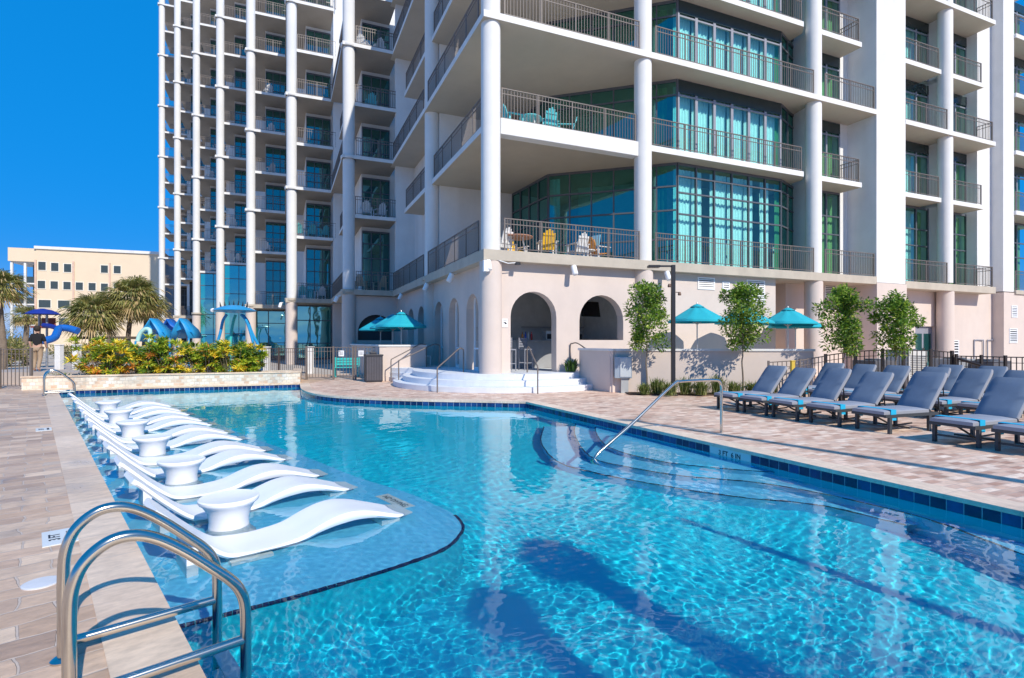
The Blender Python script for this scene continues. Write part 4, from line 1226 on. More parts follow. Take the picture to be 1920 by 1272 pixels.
fence([fp(1793,668,15.6), fp(1840,669,15.3), fp(1885,670,15.0), fp(1960,671,14.6)], 'dark picket fence at the right edge, with the sloping rail', m=M_FBLK, post_w=.06)
t = empty('ramp_rail', (*fp(1793,672,15.0)[:2],0), 0, 'thick dark sloping rail in front of the right fence', 'handrail')
p0 = Vector(fp(1793,672,15.0)); p1 = Vector(fp(1890,700,14.2))
b = MB(); b.tube([(0,0,p0.z),(p1.x-p0.x,p1.y-p0.y,p1.z)], .04, 6); b.box(p1.x-p0.x-.04,p1.x-p0.x+.04,p1.y-p0.y-.04,p1.y-p0.y+.04,0,p1.z+.02); b.box(-.04,.04,-.04,.04,0,p0.z+.02); b.build('rail', M_FBLK, t)
fence([fp(1441,680,15.6), fp(1500,676,15.8), fp(1548,668,16.15)], 'taupe ramp railing between the low pink wall and the picket fence', m=M_RAIL, sp=.13)
t = empty('yellow_post', (*fp(1486,680,15.4)[:2],0), 0, 'narrow yellow post behind the second lounger', 'post'); b = MB(); b.box(-.05,.05,-.05,.05,0,1.02); b.box(-.06,.06,-.06,.06,1.02,1.05); b.build('post_body', mat('yellow_paint', (.75,.50,.06), .5), t, bevel=.008)
fence([(-8.5,22.3,1.34),(-7.4,22.35,1.34),(-6.6,22.38,1.34)], 'taupe picket gate right of the planter', sp=.12, cat='gate', post_w=.07)
fence([(-6.5,22.4,1.34),(-5.55,22.42,1.34),(-5.25,22.42,1.34)], 'taupe picket fence carrying two white notices beside the bin', sp=.12, post_w=.07)
plate(Vector(atY(640,663,22.36)), .22, .24, 0, 'left of two white notices on the picket fence', ink=lambda b: [b.box(-.07,.07,-.0105,-.0085,.05-.05*i,.065-.05*i) for i in range(3)])
plate(Vector(atY(677,663,22.36)), .22, .24, 0, 'right of two white notices on the picket fence', ink=lambda b: [b.box(-.07,.07,-.0105,-.0085,.05-.05*i,.065-.05*i) for i in range(3)])
fence([(-20.5,18.4,1.33),(-17.2,18.1,1.33),(-16.05,18.0,1.33)], 'picket fence at the left edge of the picture', sp=.13, post_w=.07)
fence([(-12.2,25.2,1.25),(-10.9,25.2,1.25),(-9.6,25.2,1.25)], 'brown picket fence between the shrubs and the storefront', sp=.09, m=mat('brown_metal', (.07,.05,.045), .6), post_w=.07)
M_BOL = mat('white_post', (.8,.78,.76), .6)
for px, lb in ((500,'left of the gate'),(582,'seen through the gate')):
    p = atY(px, 652, 26.5); b = MB(); b.box(-.13,.13,-.13,.13,0,p.z); b.box(-.16,.16,-.16,.16,p.z,p.z+.05); o = b.build('white_pillar', M_BOL, None, bevel=.01); o.location = (p.x,p.y,0); tag(o, 'square white pillar standing ' + lb, 'pillar')
for px, lb in ((111,'left'),(144,'right')):
    p = atY(px, 648, 22.5); b = MB(); b.box(-.11,.11,-.11,.11,0,p.z); b.box(-.13,.13,-.13,.13,p.z,p.z+.04); o = b.build('white_pillar', M_BOL, None, bevel=.01); o.location = (p.x,p.y,0); tag(o, f'white pillar at the end of the shrubs, {lb} one of the pair', 'pillar')
# turquoise bench cart by the fence
M_TQ = mat('turquoise_paint', (.04,.50,.48), .5)
p = atY(650, 706, 24.0)
t = empty('bench', (p.x, p.y, 0), .2, 'turquoise slatted bench behind the picket fence', 'bench')
b = MB(); [b.box(-.55,.55,-.22+.12*i,-.12+.12*i,.42,.45) for i in range(4)]; b.build('seat', M_TQ, t)
b = MB(); [b.box(-.55,.55,.24,.27,.52+.12*i,.61+.12*i) for i in range(3)]; b.build('backrest', M_TQ, t)
for x in (-.52,.48):
    for y in (-.2,.2):
        b = MB(); b.box(x,x+.05,y,y+.05,0,.42 if y < 0 else .88); b.build('leg', M_TQ, t)
# ================================================================== PLANTS
def leafmat(name, c, var=.3, trans=.25):
    m = mat(name, c, .55, var=var, scale=2.5)
    b = m.node_tree.nodes['Principled BSDF']
    b.inputs['Subsurface Weight'].default_value = 0
    nt = m.node_tree; tr = nt.nodes.new('ShaderNodeBsdfTranslucent'); ms = nt.nodes.new('ShaderNodeMixShader'); ms.inputs[0].default_value = trans
    tr.inputs[0].default_value = (c[0]*1.6, c[1]*1.8, c[2]*1.0, 1)
    nt.links.new(b.outputs[0], ms.inputs[1]); nt.links.new(tr.outputs[0], ms.inputs[2]); nt.links.new(ms.outputs[0], nt.nodes['Material Output'].inputs[0])
    return m
M_LEAF = [leafmat('leaf_bright', (.24,.37,.05)), leafmat('leaf_mid', (.13,.24,.035)), leafmat('leaf_dark', (.045,.10,.02)), leafmat('leaf_yellow', (.52,.56,.09))]
M_CROT = [leafmat('croton_green', (.16,.27,.03)), leafmat('croton_dark', (.08,.17,.03)), leafmat('croton_yellow', (.85,.64,.05)), leafmat('croton_orange', (.68,.27,.05)), leafmat('croton_lime', (.42,.50,.04))]
M_PALM = [leafmat('palm_green', (.30,.28,.09)), leafmat('palm_dark', (.15,.16,.05)), leafmat('palm_dry', (.50,.36,.18))]
M_BARK = mat('grey_bark', (.20,.16,.12), .9, var=.3, scale=8, bump=.7)
M_PTRUNK = mat('palm_trunk', (.22,.17,.13), .9, var=.3, scale=10, bump=.8)
def leaf(b, p, d, L_, w_, mi, rng, bend=.25):
    d = d.normalized(); s = d.cross(Vector((rng.gauss(0,.5),rng.gauss(0,.5),1))).normalized()
    n = s.cross(d).normalized()
    m1 = p + d*L_*.5 + n*L_*bend*.3; e = p + d*L_ - n*L_*bend*.2
    b.v += [tuple(p), tuple(m1+s*w_/2), tuple(e), tuple(m1-s*w_/2)]
    k = len(b.v)-4; b.f.append((k,k+1,k+2,k+3)); b.m.append(mi)
def crown(rng, blobs, nleaf, L_=.09, w_=.045, nm=4, weights=(4,4,2,1)):
    b = MB()
    for (c, rx, rz, cnt) in blobs:
        tone = rng.random()
        for _ in range(int(nleaf*cnt)):
            while True:
                q = Vector((rng.uniform(-1,1),rng.uniform(-1,1),rng.uniform(-1,1)))
                if .25 < q.length < 1: break
            if rng.random() < .35: q = q.normalized()*rng.uniform(.85,1.12)
            p = Vector((c[0]+q.x*rx, c[1]+q.y*rx, c[2]+q.z*rz))
            d = Vector((q.x+rng.gauss(0,.5), q.y+rng.gauss(0,.5), q.z*.6+rng.gauss(.1,.5)))
            wts = list(weights)[:nm]; wts[0] *= .4+tone*1.4; wts[2] *= 1.6-tone*1.2
            mi = rng.choices(range(nm), wts)[0]
            leaf(b, p, d, L_*rng.uniform(.6,1.3), w_*rng.uniform(.7,1.2), mi, rng)
    return b
def slim_tree(px, Y, py_top, py_bot, wpx, label, seed, nleaf=5200, stems=1):
    rng = random.Random(seed)
    X = (px-960)/F*Y; zt_ = HC-(py_top-640)/F*Y; zb = HC-(py_bot-640)/F*Y; rw = wpx/2/F*Y
    t = empty('slim_tree', (X, Y, 0), 0, label, 'tree', 'slim young trees along the deck')
    b = MB()
    tp = [(0,0,0),(.02,0,.5),(-.01,.01,1.0),(.02,0,zb),(0,.01,(zb+zt_)/2),(0,0,zt_-.25)]
    b.tube(catmull(tp, 3), [.030-.022*i/15 for i in range(16)][:len(catmull(tp,3))], 7)
    tips = []
    H = zt_-zb
    for i in range(26):
        z = zb+H*(i/26)*.9; a = i*2.4+rng.random(); f = math.sin(PI*min(1,(.22+.78*(i/26))))**.7
        L_ = rw*rng.uniform(.45,1.2)*max(.25,f)
        e = Vector((L_*math.cos(a), L_*math.sin(a), z+L_*.7)); b.cyl((0,0,z), e, .008, .003, 5); tips.append((e, f))
    b.build('trunk', M_BARK, t, True)
    blobs = []
    for e, f in tips:
        s = rw*rng.uniform(.18,.42)
        blobs.append(((e.x,e.y,e.z), s, s*1.05, .028*rng.uniform(.6,1.4)))
    for i in range(9):
        z = zb+H*(.15+.8*i/9); blobs.append(((rng.gauss(0,.08),rng.gauss(0,.08),z), rw*.30, rw*.42, .024))
    c = crown(rng, blobs, nleaf*.95, .11, .055); c.build('crown', M_LEAF, t)
    return t
slim_tree(1212, 16.1, 528, 662, 74, 'slim young tree left of the lamp post', 1)
slim_tree(1392, 15.9, 533, 660, 80, 'slim young tree between two turquoise umbrellas', 2)
slim_tree(1582, 15.6, 538, 668, 70, 'slim young tree in front of the round column, right of the umbrellas', 3, 5000)
slim_tree(1680, 15.4, 552, 668, 74, 'wide young tree at the right, before the double door', 4, 4800)
# bed of low plants by the lamp post
b = MB(); p0 = at(1178,740); p1 = at(1475,742)
b.prism([(p0.x,p0.y-.15),(p1.x,p1.y-.3),(p1.x+.3,16.3),(p0.x,16.7)], 0, .03)
tag(b.build('mulch_bed', mat('brown_mulch_bed', (.07,.035,.02), .95, var=.5, scale=9, bump=1)), kind='structure')
def tuft(px, Y, h, r, label, seed, mats, n=110, wd=.018, droop=.5, grp='low plants in the bed behind the loungers', nm='grass_tuft', cat='plant'):
    rng = random.Random(seed); b = MB()
    for i in range(n):
        a = rng.uniform(0, 2*PI); rr = r*rng.uniform(.1,1)*1.0; hh = h*rng.uniform(.6,1.1)
        p = Vector((rng.gauss(0,r*.18), rng.gauss(0,r*.18), .02)); e = p+Vector((rr*math.cos(a), rr*math.sin(a), hh*(1-droop*rng.random()*rr/r)))
        m_ = (p+e)/2+Vector((0,0,hh*.22)); s = Vector((-math.sin(a), math.cos(a), 0))*wd*rng.uniform(.6,1.2)
        k = len(b.v); b.v += [tuple(p-s*.6), tuple(p+s*.6), tuple(m_+s), tuple(m_-s), tuple(e)]
        mi = rng.choices(range(len(mats)), [5,3,2,2,2][:len(mats)])[0]
        b.f += [(k,k+1,k+2,k+3),(k+3,k+2,k+4)]; b.m += [mi,mi]
    o = b.build(nm, mats); o.location = ((px-960)/F*Y, Y, 0.02)
    return tag(o, label, cat, grp)
M_GR = [leafmat('grass_olive', (.16,.20,.05)), leafmat('grass_dark', (.05,.09,.02)), leafmat('grass_pale', (.33,.33,.14))]
where = ['by the cabinet','left of the lamp post','just left of the lamp post','at the foot of the lamp post','just right of the lamp post','in front of the second slim tree','right of the second slim tree','near the left end lounger','beside the left end lounger, spiky']
for i, (px, Y, h, r) in enumerate([(1208,15.9,.35,.35),(1232,16.1,.5,.4),(1254,15.6,.42,.4),(1285,15.9,.55,.4),(1315,15.7,.48,.42),(1345,16.0,.6,.4),(1378,15.7,.42,.4),(1412,15.9,.40,.45),(1440,15.8,.5,.5)]):
    tuft(px, Y, h, r, 'low green grassy plant ' + where[i], 20+i, M_GR, n=200 if i < 8 else 60, wd=.012 if i < 8 else .03)
# colourful shrubs in the planter
def shrub(pw, w_, h, label, seed, n=2600, mats=M_CROT, wts=(4,2,3,2.5,4), L_=.26):
    rng = random.Random(seed); b = MB(); st_ = MB()
    t = empty('croton_shrub', (pw.x, pw.y, .3), 0, label, 'shrub', 'colourful shrubs in the travertine planter')
    for k in range(int(64*w_)):
        c = Vector((rng.uniform(-w_,w_)*.85, rng.uniform(-.7,.7), rng.uniform(.12,h*.92)*(1-.25*abs(rng.uniform(-1,1)))))
        st_.cyl((c.x*.5, c.y*.4, 0), c, .012, .006, 5)
        tone = rng.choices(range(5), wts)[0]
        # a whorl of long leaves
        for i in range(int(n*1.3/(64*w_))):
            a = rng.uniform(0, 2*PI); el = rng.uniform(-.3,1.2)
            d = Vector((math.cos(a)*math.cos(el), math.sin(a)*math.cos(el), math.sin(el)))
            mi = tone if rng.random() < .6 else rng.choices(range(5), wts)[0]
            leaf(b, c+d*.03, d, L_*rng.uniform(.5,1.15), .05*rng.uniform(.6,1.2), mi, rng, .5)
    b.build('foliage', mats, t); st_.build('stems', M_BARK, t)
    return t
for i, (px, w_, h, s) in enumerate([(196,1.0,1.6,1),(262,.95,1.3,2),(322,1.0,1.65,3),(384,.85,1.25,4),(430,1.0,1.5,5),(470,.6,1.15,6)]):
    # on the planter axis
    t_ = (px-960)/F
    base = pb - pn*-1.0 if False else Vector((pb.x,pb.y)) ; ax = Vector((math.cos(ang_p), math.sin(ang_p))); nn = Vector((-ax.y, ax.x)); o_ = base+nn*1.25
    s_ = (t_*o_.y-o_.x)/(ax.x-t_*ax.y); c = o_+ax*s_
    shrub(c, w_, h, ['orange and yellow shrub next to the white pillars','green and yellow shrub before the palms','tall yellow green shrub in the middle of the planter','low orange shrub right of the middle of the planter','lime green shrub under the turquoise canopy','thin green shrub at the right end of the planter'][i], 40+s, wts=[(3,1,4,2.5,4),(5,2,3,1.5,4),(5,1,3,1.2,5),(4,2,3,2.5,3),(5,1,3,1,6),(6,2,2,.8,5)][i])
tuft(112, 19.6, .45, .5, 'small dark spiky plant between the white pillars', 61, [M_LEAF[1],M_LEAF[2],M_LEAF[0]], 90, .03, grp=None, nm='spiky_plant')

# fan palms
def palm(loc, h, crown_r, label, seed, nfr=26, lean=0, grp='palms', rt=.16, dry=1.0, wide=1.0, name='fan_palm', skirt=True):
    rng = random.Random(seed); t = empty(name, loc, rng.uniform(0,6), label, 'palm tree', grp)
    b = MB(); pts = [(lean*(k/6)**2, .06*math.sin(k), h*k/6) for k in range(7)]
    b.tube(catmull(pts, 4), [rt*(1.15-.35*min(1,i/24)) + .012*(i % 2) for i in range(25)], 10); b.build('trunk', M_PTRUNK, t, True)
    top = Vector((lean, .06*math.sin(6), h)); c = MB()
    for i in range(nfr):
        a = i*2.399+rng.uniform(-.3,.3); el = (1.25-2.0*(i/nfr)) + rng.uniform(-.15,.15)
        if not skirt: el = max(el, -.5)
        d = Vector((math.cos(a)*math.cos(el), math.sin(a)*math.cos(el), math.sin(el)))
        pl = crown_r*.45*rng.uniform(.8,1.15); hub = top + d*pl - Vector((0,0,.06*pl))
        c.cyl(top, hub, .018, .012, 4, mi=1)
        side = d.cross(Vector((0,0,1))).normalized(); upv = side.cross(d)
        old = el < -.35
        nl = 17
        for j in range(nl):
            f = (j-(nl-1)/2)/((nl-1)/2); an = f*1.35
            ld = (d*math.cos(an)+side*math.sin(an)).normalized()
            L_ = crown_r*.62*(1-.25*abs(f))*rng.uniform(.85,1.1)
            m1 = hub+ld*L_*.55 - Vector((0,0,.03*L_)); e = hub+ld*L_ - Vector((0,0,(.30+.2*rng.random())*L_))
            s = ld.cross(upv).normalized()*.021*wide*crown_r
            k = len(c.v); c.v += [tuple(hub), tuple(m1+s), tuple(e), tuple(m1-s)]; c.f.append((k,k+1,k+2,k+3))
            c.m.append(2 if (old and rng.random() < .75*dry) or rng.random() < .12 else (0 if rng.random() < .6 else 1))
    for _ in range(int(260*dry) if skirt else 0):
        q = Vector((rng.gauss(0,1),rng.gauss(0,1),rng.gauss(-.25,.55))); q = q.normalized()*crown_r*rng.uniform(.35,.98); q.z *= .75
        leaf(c, top+q, Vector((q.x,q.y,-crown_r*.5)), crown_r*.30, .05*crown_r, 2 if rng.random() < .45 else rng.choice((0,1)), rng)
    c.build('crown', M_PALM, t)
    return t
def palm_px(px, Y, py_top, w, label, seed, **k):
    X = (px-960)/F*Y; zt_ = HC-(py_top-640)/F*Y; r = w/2/F*Y
    return palm((X, Y, 0), zt_-r*.72, r, label, seed, **k)
palm_px(172, 40, 550, 112, 'bushy fan palm left of the pair before the cream building', 71, nfr=64, lean=.2, grp='fan palms before the cream building')
palm_px(238, 42, 518, 112, 'tallest fan palm before the cream building', 72, nfr=64, lean=.5, grp='fan palms before the cream building')
palm_px(205, 47, 545, 76, 'fan palm half hidden between two others', 73, nfr=50, grp='fan palms before the cream building')
palm_px(272, 46, 545, 86, 'smaller fan palm touching the tower side', 76, nfr=46, grp='fan palms before the cream building')
palm_px(2, 27, 505, 96, 'fan palm with dry fronds cut off by the left edge', 74, nfr=64, grp='fan palms before the cream building')
palm_px(48, 36, 572, 60, 'short palm with drooping dry fronds behind the left fence', 75, nfr=30, grp='fan palms before the cream building')

for i, (px, Y, h, w_, lb) in enumerate(((8,34,1.7,1.3,'rounded olive bush at the left edge behind the fence'),(40,44,1.9,1.6,'low olive bush left of the person, farther back'),(22,60,3.2,2.6,'tall pale bush behind the left fence, before the cream building'),(128,50,1.5,2.0,'low olive bush right of the play slide'))):
    rng = random.Random(300+i); t = empty('bush', ((px-960)/F*Y, Y, 0), 0, lb, 'bush', 'bushes beyond the left fence')
    bl = [((rng.uniform(-w_,w_)*.7, rng.uniform(-.6,.6), h*rng.uniform(.25,.75)), w_*.35, h*.3, .03) for _ in range(12)]
    crown(rng, bl, 4200, .22, .10, 3, (4,4,2)).build('foliage', M_PALM, t); s_ = MB(); [s_.cyl((0,0,0),c[0],.03,.015,5) for c in bl]; s_.build('stems', M_BARK, t)
# palms on the deck behind the camera: their shadows lie in the pool and on the deck
kk = 1/math.tan(SUN_EL)
def sh_base(tip, h, z=0):
    return Vector((tip.x + SH.x*(h-z)*kk, tip.y + SH.y*(h-z)*kk, 0))
PS = palm_specs = []
for (px, py, zz, h, rt, cr, sd_, lb) in ((975,1010,ZF,7.0,.17,.42,81,'tall thick palm on the deck behind the viewpoint, right one'),(868,1085,ZF,6.6,.15,.34,82,'tall thick palm on the deck behind the viewpoint, left one')):
    tip = under(px, py, zz); bs = sh_base(tip, h, zz); print('palm base', bs)
    palm(bs, h, cr, lb, sd_, nfr=26, grp='palms standing behind the viewpoint', rt=rt, skirt=False, wide=1.9)
# ================================================================== FAR BUILDING
M_CREAM = mat('cream_stucco', (.74,.60,.44), .85, var=.04, scale=.5)
M_DKWIN = mat('dark_window', (.05,.07,.075), .3)
M_GREYB = mat('grey_cladding', (.20,.22,.25), .8)
A = Vector((-75.0, 85.0, 0)); B = Vector((-61.3, 90.0, 0)); dB = (B-A).normalized()
t = empty('apartment_building', A, math.atan2(dB.y, dB.x), 'cream four storey building with small dark windows in the distance', 'building')
A2 = Matrix.Translation(A) @ Matrix.Rotation(math.atan2(dB.y,dB.x), 4, 'Z')
LB = (B-A).length; HB = 16.6
b = MB(); b.box(0, LB+2.2, 0, 14, 0, HB-.45); b.build('wall', M_CREAM, t)
b = MB(); b.box(-.2, LB+2.3, -.25, 14, HB-.45, HB); b.build('cornice', M_WHITE, t)
b = MB(); b.box(LB+2.25, LB+8, 2, 14, 0, HB-.3); b.build('side_wall', M_GREYB, t)
def on(px, py):
    t_ = (px-960)/F; s = (t_*A.y-A.x)/(dB.x-t_*dB.y); Y = A.y+dB.y*s; return s, HC-(py-640)/F*Y
for px, py, w_, h_ in [(79,499,10,15),(103,501,10,15),(127,503,10,15),(196,505,10,14),(220,506,10,14),(78,534,10,14),(102,535,10,14),(126,536,10,14),(149,537,10,14),(173,538,10,14),(196,539,10,14),(220,540,10,14),(84,570,16,14),(120,571,16,14),(120,604,14,14),(155,571,14,14),(84,606,16,16)]:
    s, z = on(px, py); ww = w_/F*87*1.1; hh = h_/F*87
    m = MB(); m.box(s-ww/2-.12, s+ww/2+.12, -.06, -.002, z-hh/2-.12, z+hh/2+.12); f = m.build('window', mat('cream_trim', (.78,.72,.62), .8) if 'cream_trim' not in bpy.data.materials else bpy.data.materials['cream_trim'], t)
    m = MB(); m.box(s-ww/2, s+ww/2, -.07, -.05, z-hh/2, z+hh/2); m.build('pane', M_DKWIN, f)
# balcony wing at its left end
for i, z in enumerate((4.0,7.3,10.6,13.9)):
    m = MB(); m.box(-3.4, -.01, .5, 6, z, z+.2); m.build('balcony_slab', M_WHITE, t)
    m = MB(); m.box(-3.35,-.2,.52,.56,z+.2,z+1.2); m.build('balcony_rail', M_DKWIN, t) if i < 3 else None
for x in (-3.4,-1.7,-.35):
    m = MB(); m.box(x, x+.3, .3, .6, 0, 13.9); m.build('pillar', M_WHITE, t)
m = MB(); m.box(-3.6, .0, .1, 6, 14.1, HB-.4); m.build('parapet', M_CREAM, t)
m = MB(); m.box(-1.6, .0, 3, 6, 0, 14.0); m.build('recess_wall', M_GREYB, t)
m = MB()
for px in (67, 138, 206):
    s, z = on(px, 500); m.box(s-.12, s+.12, -.16, -.02, 2, HB-2.2)
m.build('downpipe', mat('salmon_pipe', (.66,.46,.36), .8), t)

# ================================================================== PLAYGROUND
M_BLUE = mat('blue_plastic', (.012,.13,.50), .4); M_BLUE2 = mat('light_blue_plastic', (.02,.30,.62), .4); M_NAVY = mat('navy_canvas', (.01,.03,.28), .6)
M_STL = mat('grey_steel', (.35,.36,.38), .4, .5)
t = empty('water_slide', (-26.5, 29.5, 0), 0, 'blue curved tube slide with a navy canopy on a post tower', 'slide')
def rel(px, py, Y, o=Vector((-26.5,29.5,0))): return Vector(atY(px,py,Y))-o
b = MB(); b.tube(catmull([rel(72,640,28), rel(88,638,28.3), rel(102,633,28.8), rel(107,624,29.3), rel(112,616,30), rel(128,616,30.2), rel(146,621,30.2)], 6), .19, 12); b.build('tube', M_BLUE, t, True)
b = MB(); b.tube(catmull([rel(82,610,31), rel(95,612,30.8), rel(108,616,30.2)], 6), .13, 10); b.build('side_tube', M_NAVY, t, True)
for px in (74,88): 
    b = MB(); q = rel(px, 590, 31.5); b.cyl((q.x,q.y,0),(q.x,q.y,q.z),.06,n=8); b.build('post', M_STL, t)
b = MB(); c = rel(80,590,31.5)
b.sheet([[(c.x+.45*k*.9*math.cos(a), c.y+.8*math.sin(a)*k*.5, c.z+.32*(1-(k/2)**2)) for a in [2*PI*i/20 for i in range(21)]] for k in (0.05,1,1.6,2)]); o = b.build('canopy', M_NAVY, t); sm = o.modifiers.new('th','SOLIDIFY'); sm.thickness = .03
b = MB(); q = rel(81,612,31.5); b.box(q.x-.4,q.x+.4,q.y-.4,q.y+.4,q.z-.1,q.z); b.box(q.x-.4,q.x+.4,q.y+.36,q.y+.4,q.z,q.z+.5); b.build('platform', mat('red_brown_panel', (.25,.06,.04), .6), t)
# spider-like canopy
t = empty('crab_canopy', atY(440,640,27)*1.0, 0, 'turquoise crab shaped play canopy on curved legs with black spikes', 'play structure')
O = Vector((t.location.x, t.location.y, 0)); t.location = O
def r2(px, py, Y=27): return Vector(atY(px,py,Y))-O
c = r2(440,582)
b = MB(); b.lathe([(.02,.26),(.30,.24),(.6,.16),(.92,.03),(1.02,-.02),(.92,-.06),(.4,-.13),(.02,-.15)], (c.x,c.y,c.z), 28); b.build('shell', M_BLUE2, t, True)
for i in range(7):
    b = MB(); a = -.8+.27*i; b.cyl((c.x+a*.8,c.y-.1,c.z+.2-abs(a)*.06),(c.x+a*.86,c.y-.1,c.z+.48-abs(a)*.08),.05,.008,6); b.build('spike', M_BLK, t)
for (x0,x1,x2,x3,mm) in ((425,418,413,404,M_BLUE2),(432,428,424,421,M_TQ),(452,462,470,478,M_BLUE2),(446,455,464,480,M_BLUE2)):
    dy = .5 if x0 in (446,432) else 0
    b = MB(); b.tube(catmull([r2(x0,590)+Vector((0,dy,0)), r2(x1,602)+Vector((0,dy,0)), r2(x2,625)+Vector((0,dy,0)), r2(x3,660)+Vector((0,dy,0)), r2(x3+1,700)+Vector((0,dy,0))], 5), .07, 8); b.build('leg', mm, t, True)
for px, s in ((399,-1),(462,1)):
    q = r2(px,582 if s < 0 else 578); b = MB(); b.lathe([(.02,.10),(.1,.06),(.12,0),(.1,-.07),(.02,-.1)], tuple(q), 12); b.build('eye', M_PLW, t, True)
# blue peaked sails
def sail(px0, px1, px2, pyt, pyb, Y, m, label):
    O = Vector(atY(px1, 640, Y)); O.z = 0
    t = empty('play_tent', O, 0, label, 'play structure', 'blue arched play tents')
    P = lambda px, py, dy=0: Vector(atY(px,py,Y))-O+Vector((0,dy,0))
    for s, nm in ((1,'front'),):
        b = MB(); rows = []
        for d in (0, 1.3):
            rows.append([P(px0,pyb,d), P((px0*2+px1)/3,(pyb*1.1+pyt*.9)/2,d*.9), P(px1-8,pyt+12,d*.7), P(px1,pyt,d*.5), P(px1+8,pyt+12,d*.7), P((px2*2+px1)/3,(pyb*1.1+pyt*.9)/2,d*.9), P(px2,pyb,d)])
        b.sheet(rows); o = b.build('sail', m, t, True); sm = o.modifiers.new('th','SOLIDIFY'); sm.thickness = .06
    for px in (px0,px2):
        b = MB(); q = P(px,pyb); b.cyl((q.x,q.y,0),(q.x,q.y,q.z),.05,n=8); b.build('post', M_BLUE2, t)
    # panel closing the upper part
    b = MB(); b.add([P(px1-22,pyt+28,.3),P(px1-6,pyt+8,.3),P(px1,pyt+1,.3),P(px1+6,pyt+8,.3),P(px1+22,pyt+28,.3),P(px1,pyt+20,.3)],[(0,1,2,3,4,5)]); o = b.build('panel', m, t); sm = o.modifiers.new('th','SOLIDIFY'); sm.thickness = .04
    return t
sail(254,281,304,597,640,28,M_BLUE2,'light blue arched play tent, left one with a pale tube')
sail(290,312,332,598,626,30,M_BLUE,'darker blue play tent in the middle, behind the other two')
sail(318,336,354,597,634,28,M_BLUE2,'light blue pointed play tent at the right, beside the tower column')
t = empty('play_tube', (Vector(atY(262,640,27.5)).x, 27.5, 0), 0, 'pale mint bent pipe in front of the left blue tent', 'play structure')
O3 = t.location.copy()
b = MB(); b.tube(catmull([Vector(atY(px,py,27.5))-O3 for px, py in ((258,640),(261,630),(266,622),(274,617),(281,620),(281,632),(281,650))],5), .10, 10); b.build('pipe', mat('mint_plastic', (.45,.75,.68), .4), t, True)

# low clutter in front of the cream building: seaside kiosk roof line
t = empty('kiosk', (-31,40,0), 0, 'low dark timber shelter under the palms in the distance', 'shelter')
b = MB(); b.box(-1.6,2.6,0,2,1.75,1.95); b.build('roof', mat('weathered_timber', (.12,.09,.07), .9), t)
for x in (-1.5,-.1,1.2,2.45):
    b = MB(); b.box(x,x+.12,.1,.22,0,1.75); b.build('post', mat('red_post', (.30,.14,.10), .8) if x < 0 else M_WOODCH, t)
b = MB(); b.box(-1.6,2.6,1.8,1.9,.0,1.2); b.build('back_wall', mat('teal_board', (.10,.20,.20), .8), t)

# ================================================================== PERSON
def person(loc, yaw, label, shirt, pants, skin, hair, h=1.74):
    s = h/1.74
    J = {'pelvis':(0,0,.93,.125),'belly':(0,0,1.08,.13),'chest':(0,.01,1.30,.15),'neckb':(0,0,1.44,.08),'neck':(0,-.01,1.50,.055),'head1':(0,-.02,1.58,.085),'head2':(0,-.015,1.66,.10),'head3':(0,0,1.71,.07),
         'hipL':(.09,0,.88,.10),'kneeL':(.10,-.05,.50,.065),'ankL':(.10,.04,.09,.042),'toeL':(.11,-.14,.04,.038),
         'hipR':(-.09,0,.88,.10),'kneeR':(-.10,.04,.50,.065),'ankR':(-.10,.20,.12,.042),'toeR':(-.11,.06,.04,.038),
         'shL':(.17,0,1.40,.065),'elL':(.23,.04,1.14,.045),'wrL':(.22,-.06,.90,.032),'haL':(.22,-.10,.82,.035),
         'shR':(-.17,0,1.40,.065),'elR':(-.23,-.03,1.14,.045),'wrR':(-.22,-.16,.95,.032),'haR':(-.22,-.22,.90,.035)}
    E = [('pelvis','belly'),('belly','chest'),('chest','neckb'),('neckb','neck'),('neck','head1'),('head1','head2'),('head2','head3'),
         ('pelvis','hipL'),('hipL','kneeL'),('kneeL','ankL'),('ankL','toeL'),('pelvis','hipR'),('hipR','kneeR'),('kneeR','ankR'),('ankR','toeR'),
         ('chest','shL'),('shL','elL'),('elL','wrL'),('wrL','haL'),('chest','shR'),('shR','elR'),('elR','wrR'),('wrR','haR')]
    def skin_mesh(names, name, m, grow=0, parent=None, root='pelvis'):
        idx = {n: i for i, n in enumerate(names)}
        me = bpy.data.meshes.new(name); me.from_pydata([tuple(Vector(J[n][:3])*s) for n in names], [(idx[a],idx[b]) for a, b in E if a in idx and b in idx], [])
        o = bpy.data.objects.new(name, me); col.objects.link(o); o.parent = parent
        mo = o.modifiers.new('skin','SKIN'); 
        for i, n in enumerate(names):
            r = (J[n][3]+grow)*s; me.skin_vertices[0].data[i].radius = (r, r*(.78 if n in ('chest','belly','pelvis') else 1))
        me.skin_vertices[0].data[idx[root]].use_root = True
        ss = o.modifiers.new('sub','SUBSURF'); ss.levels = 1; ss.render_levels = 2
        me.materials.append(m); mo.use_smooth_shade = True
        return o
    t = empty('person', loc, yaw, label, 'person')
    skin_mesh(list(J), 'body', skin, 0, t)
    skin_mesh(['belly','chest','neckb','shL','elL','shR','elR','pelvis'], 'shirt', shirt, .018, t)
    skin_mesh(['pelvis','hipL','kneeL','ankL','hipR','kneeR','ankR'], 'trousers', pants, .014, t)
    b = MB(); b.lathe([(.0,.13),(.06,.12),(.10,.07),(.112,0),(.10,-.06),(.06,-.10)], (0,.018,1.67), 16); o = b.build('hair', hair, t, True); o.scale = (s,s,s)
    return t
M_SKIN = mat('skin', (.55,.33,.24), .6, var=.03)
p = atY(66, 640, 21.0)
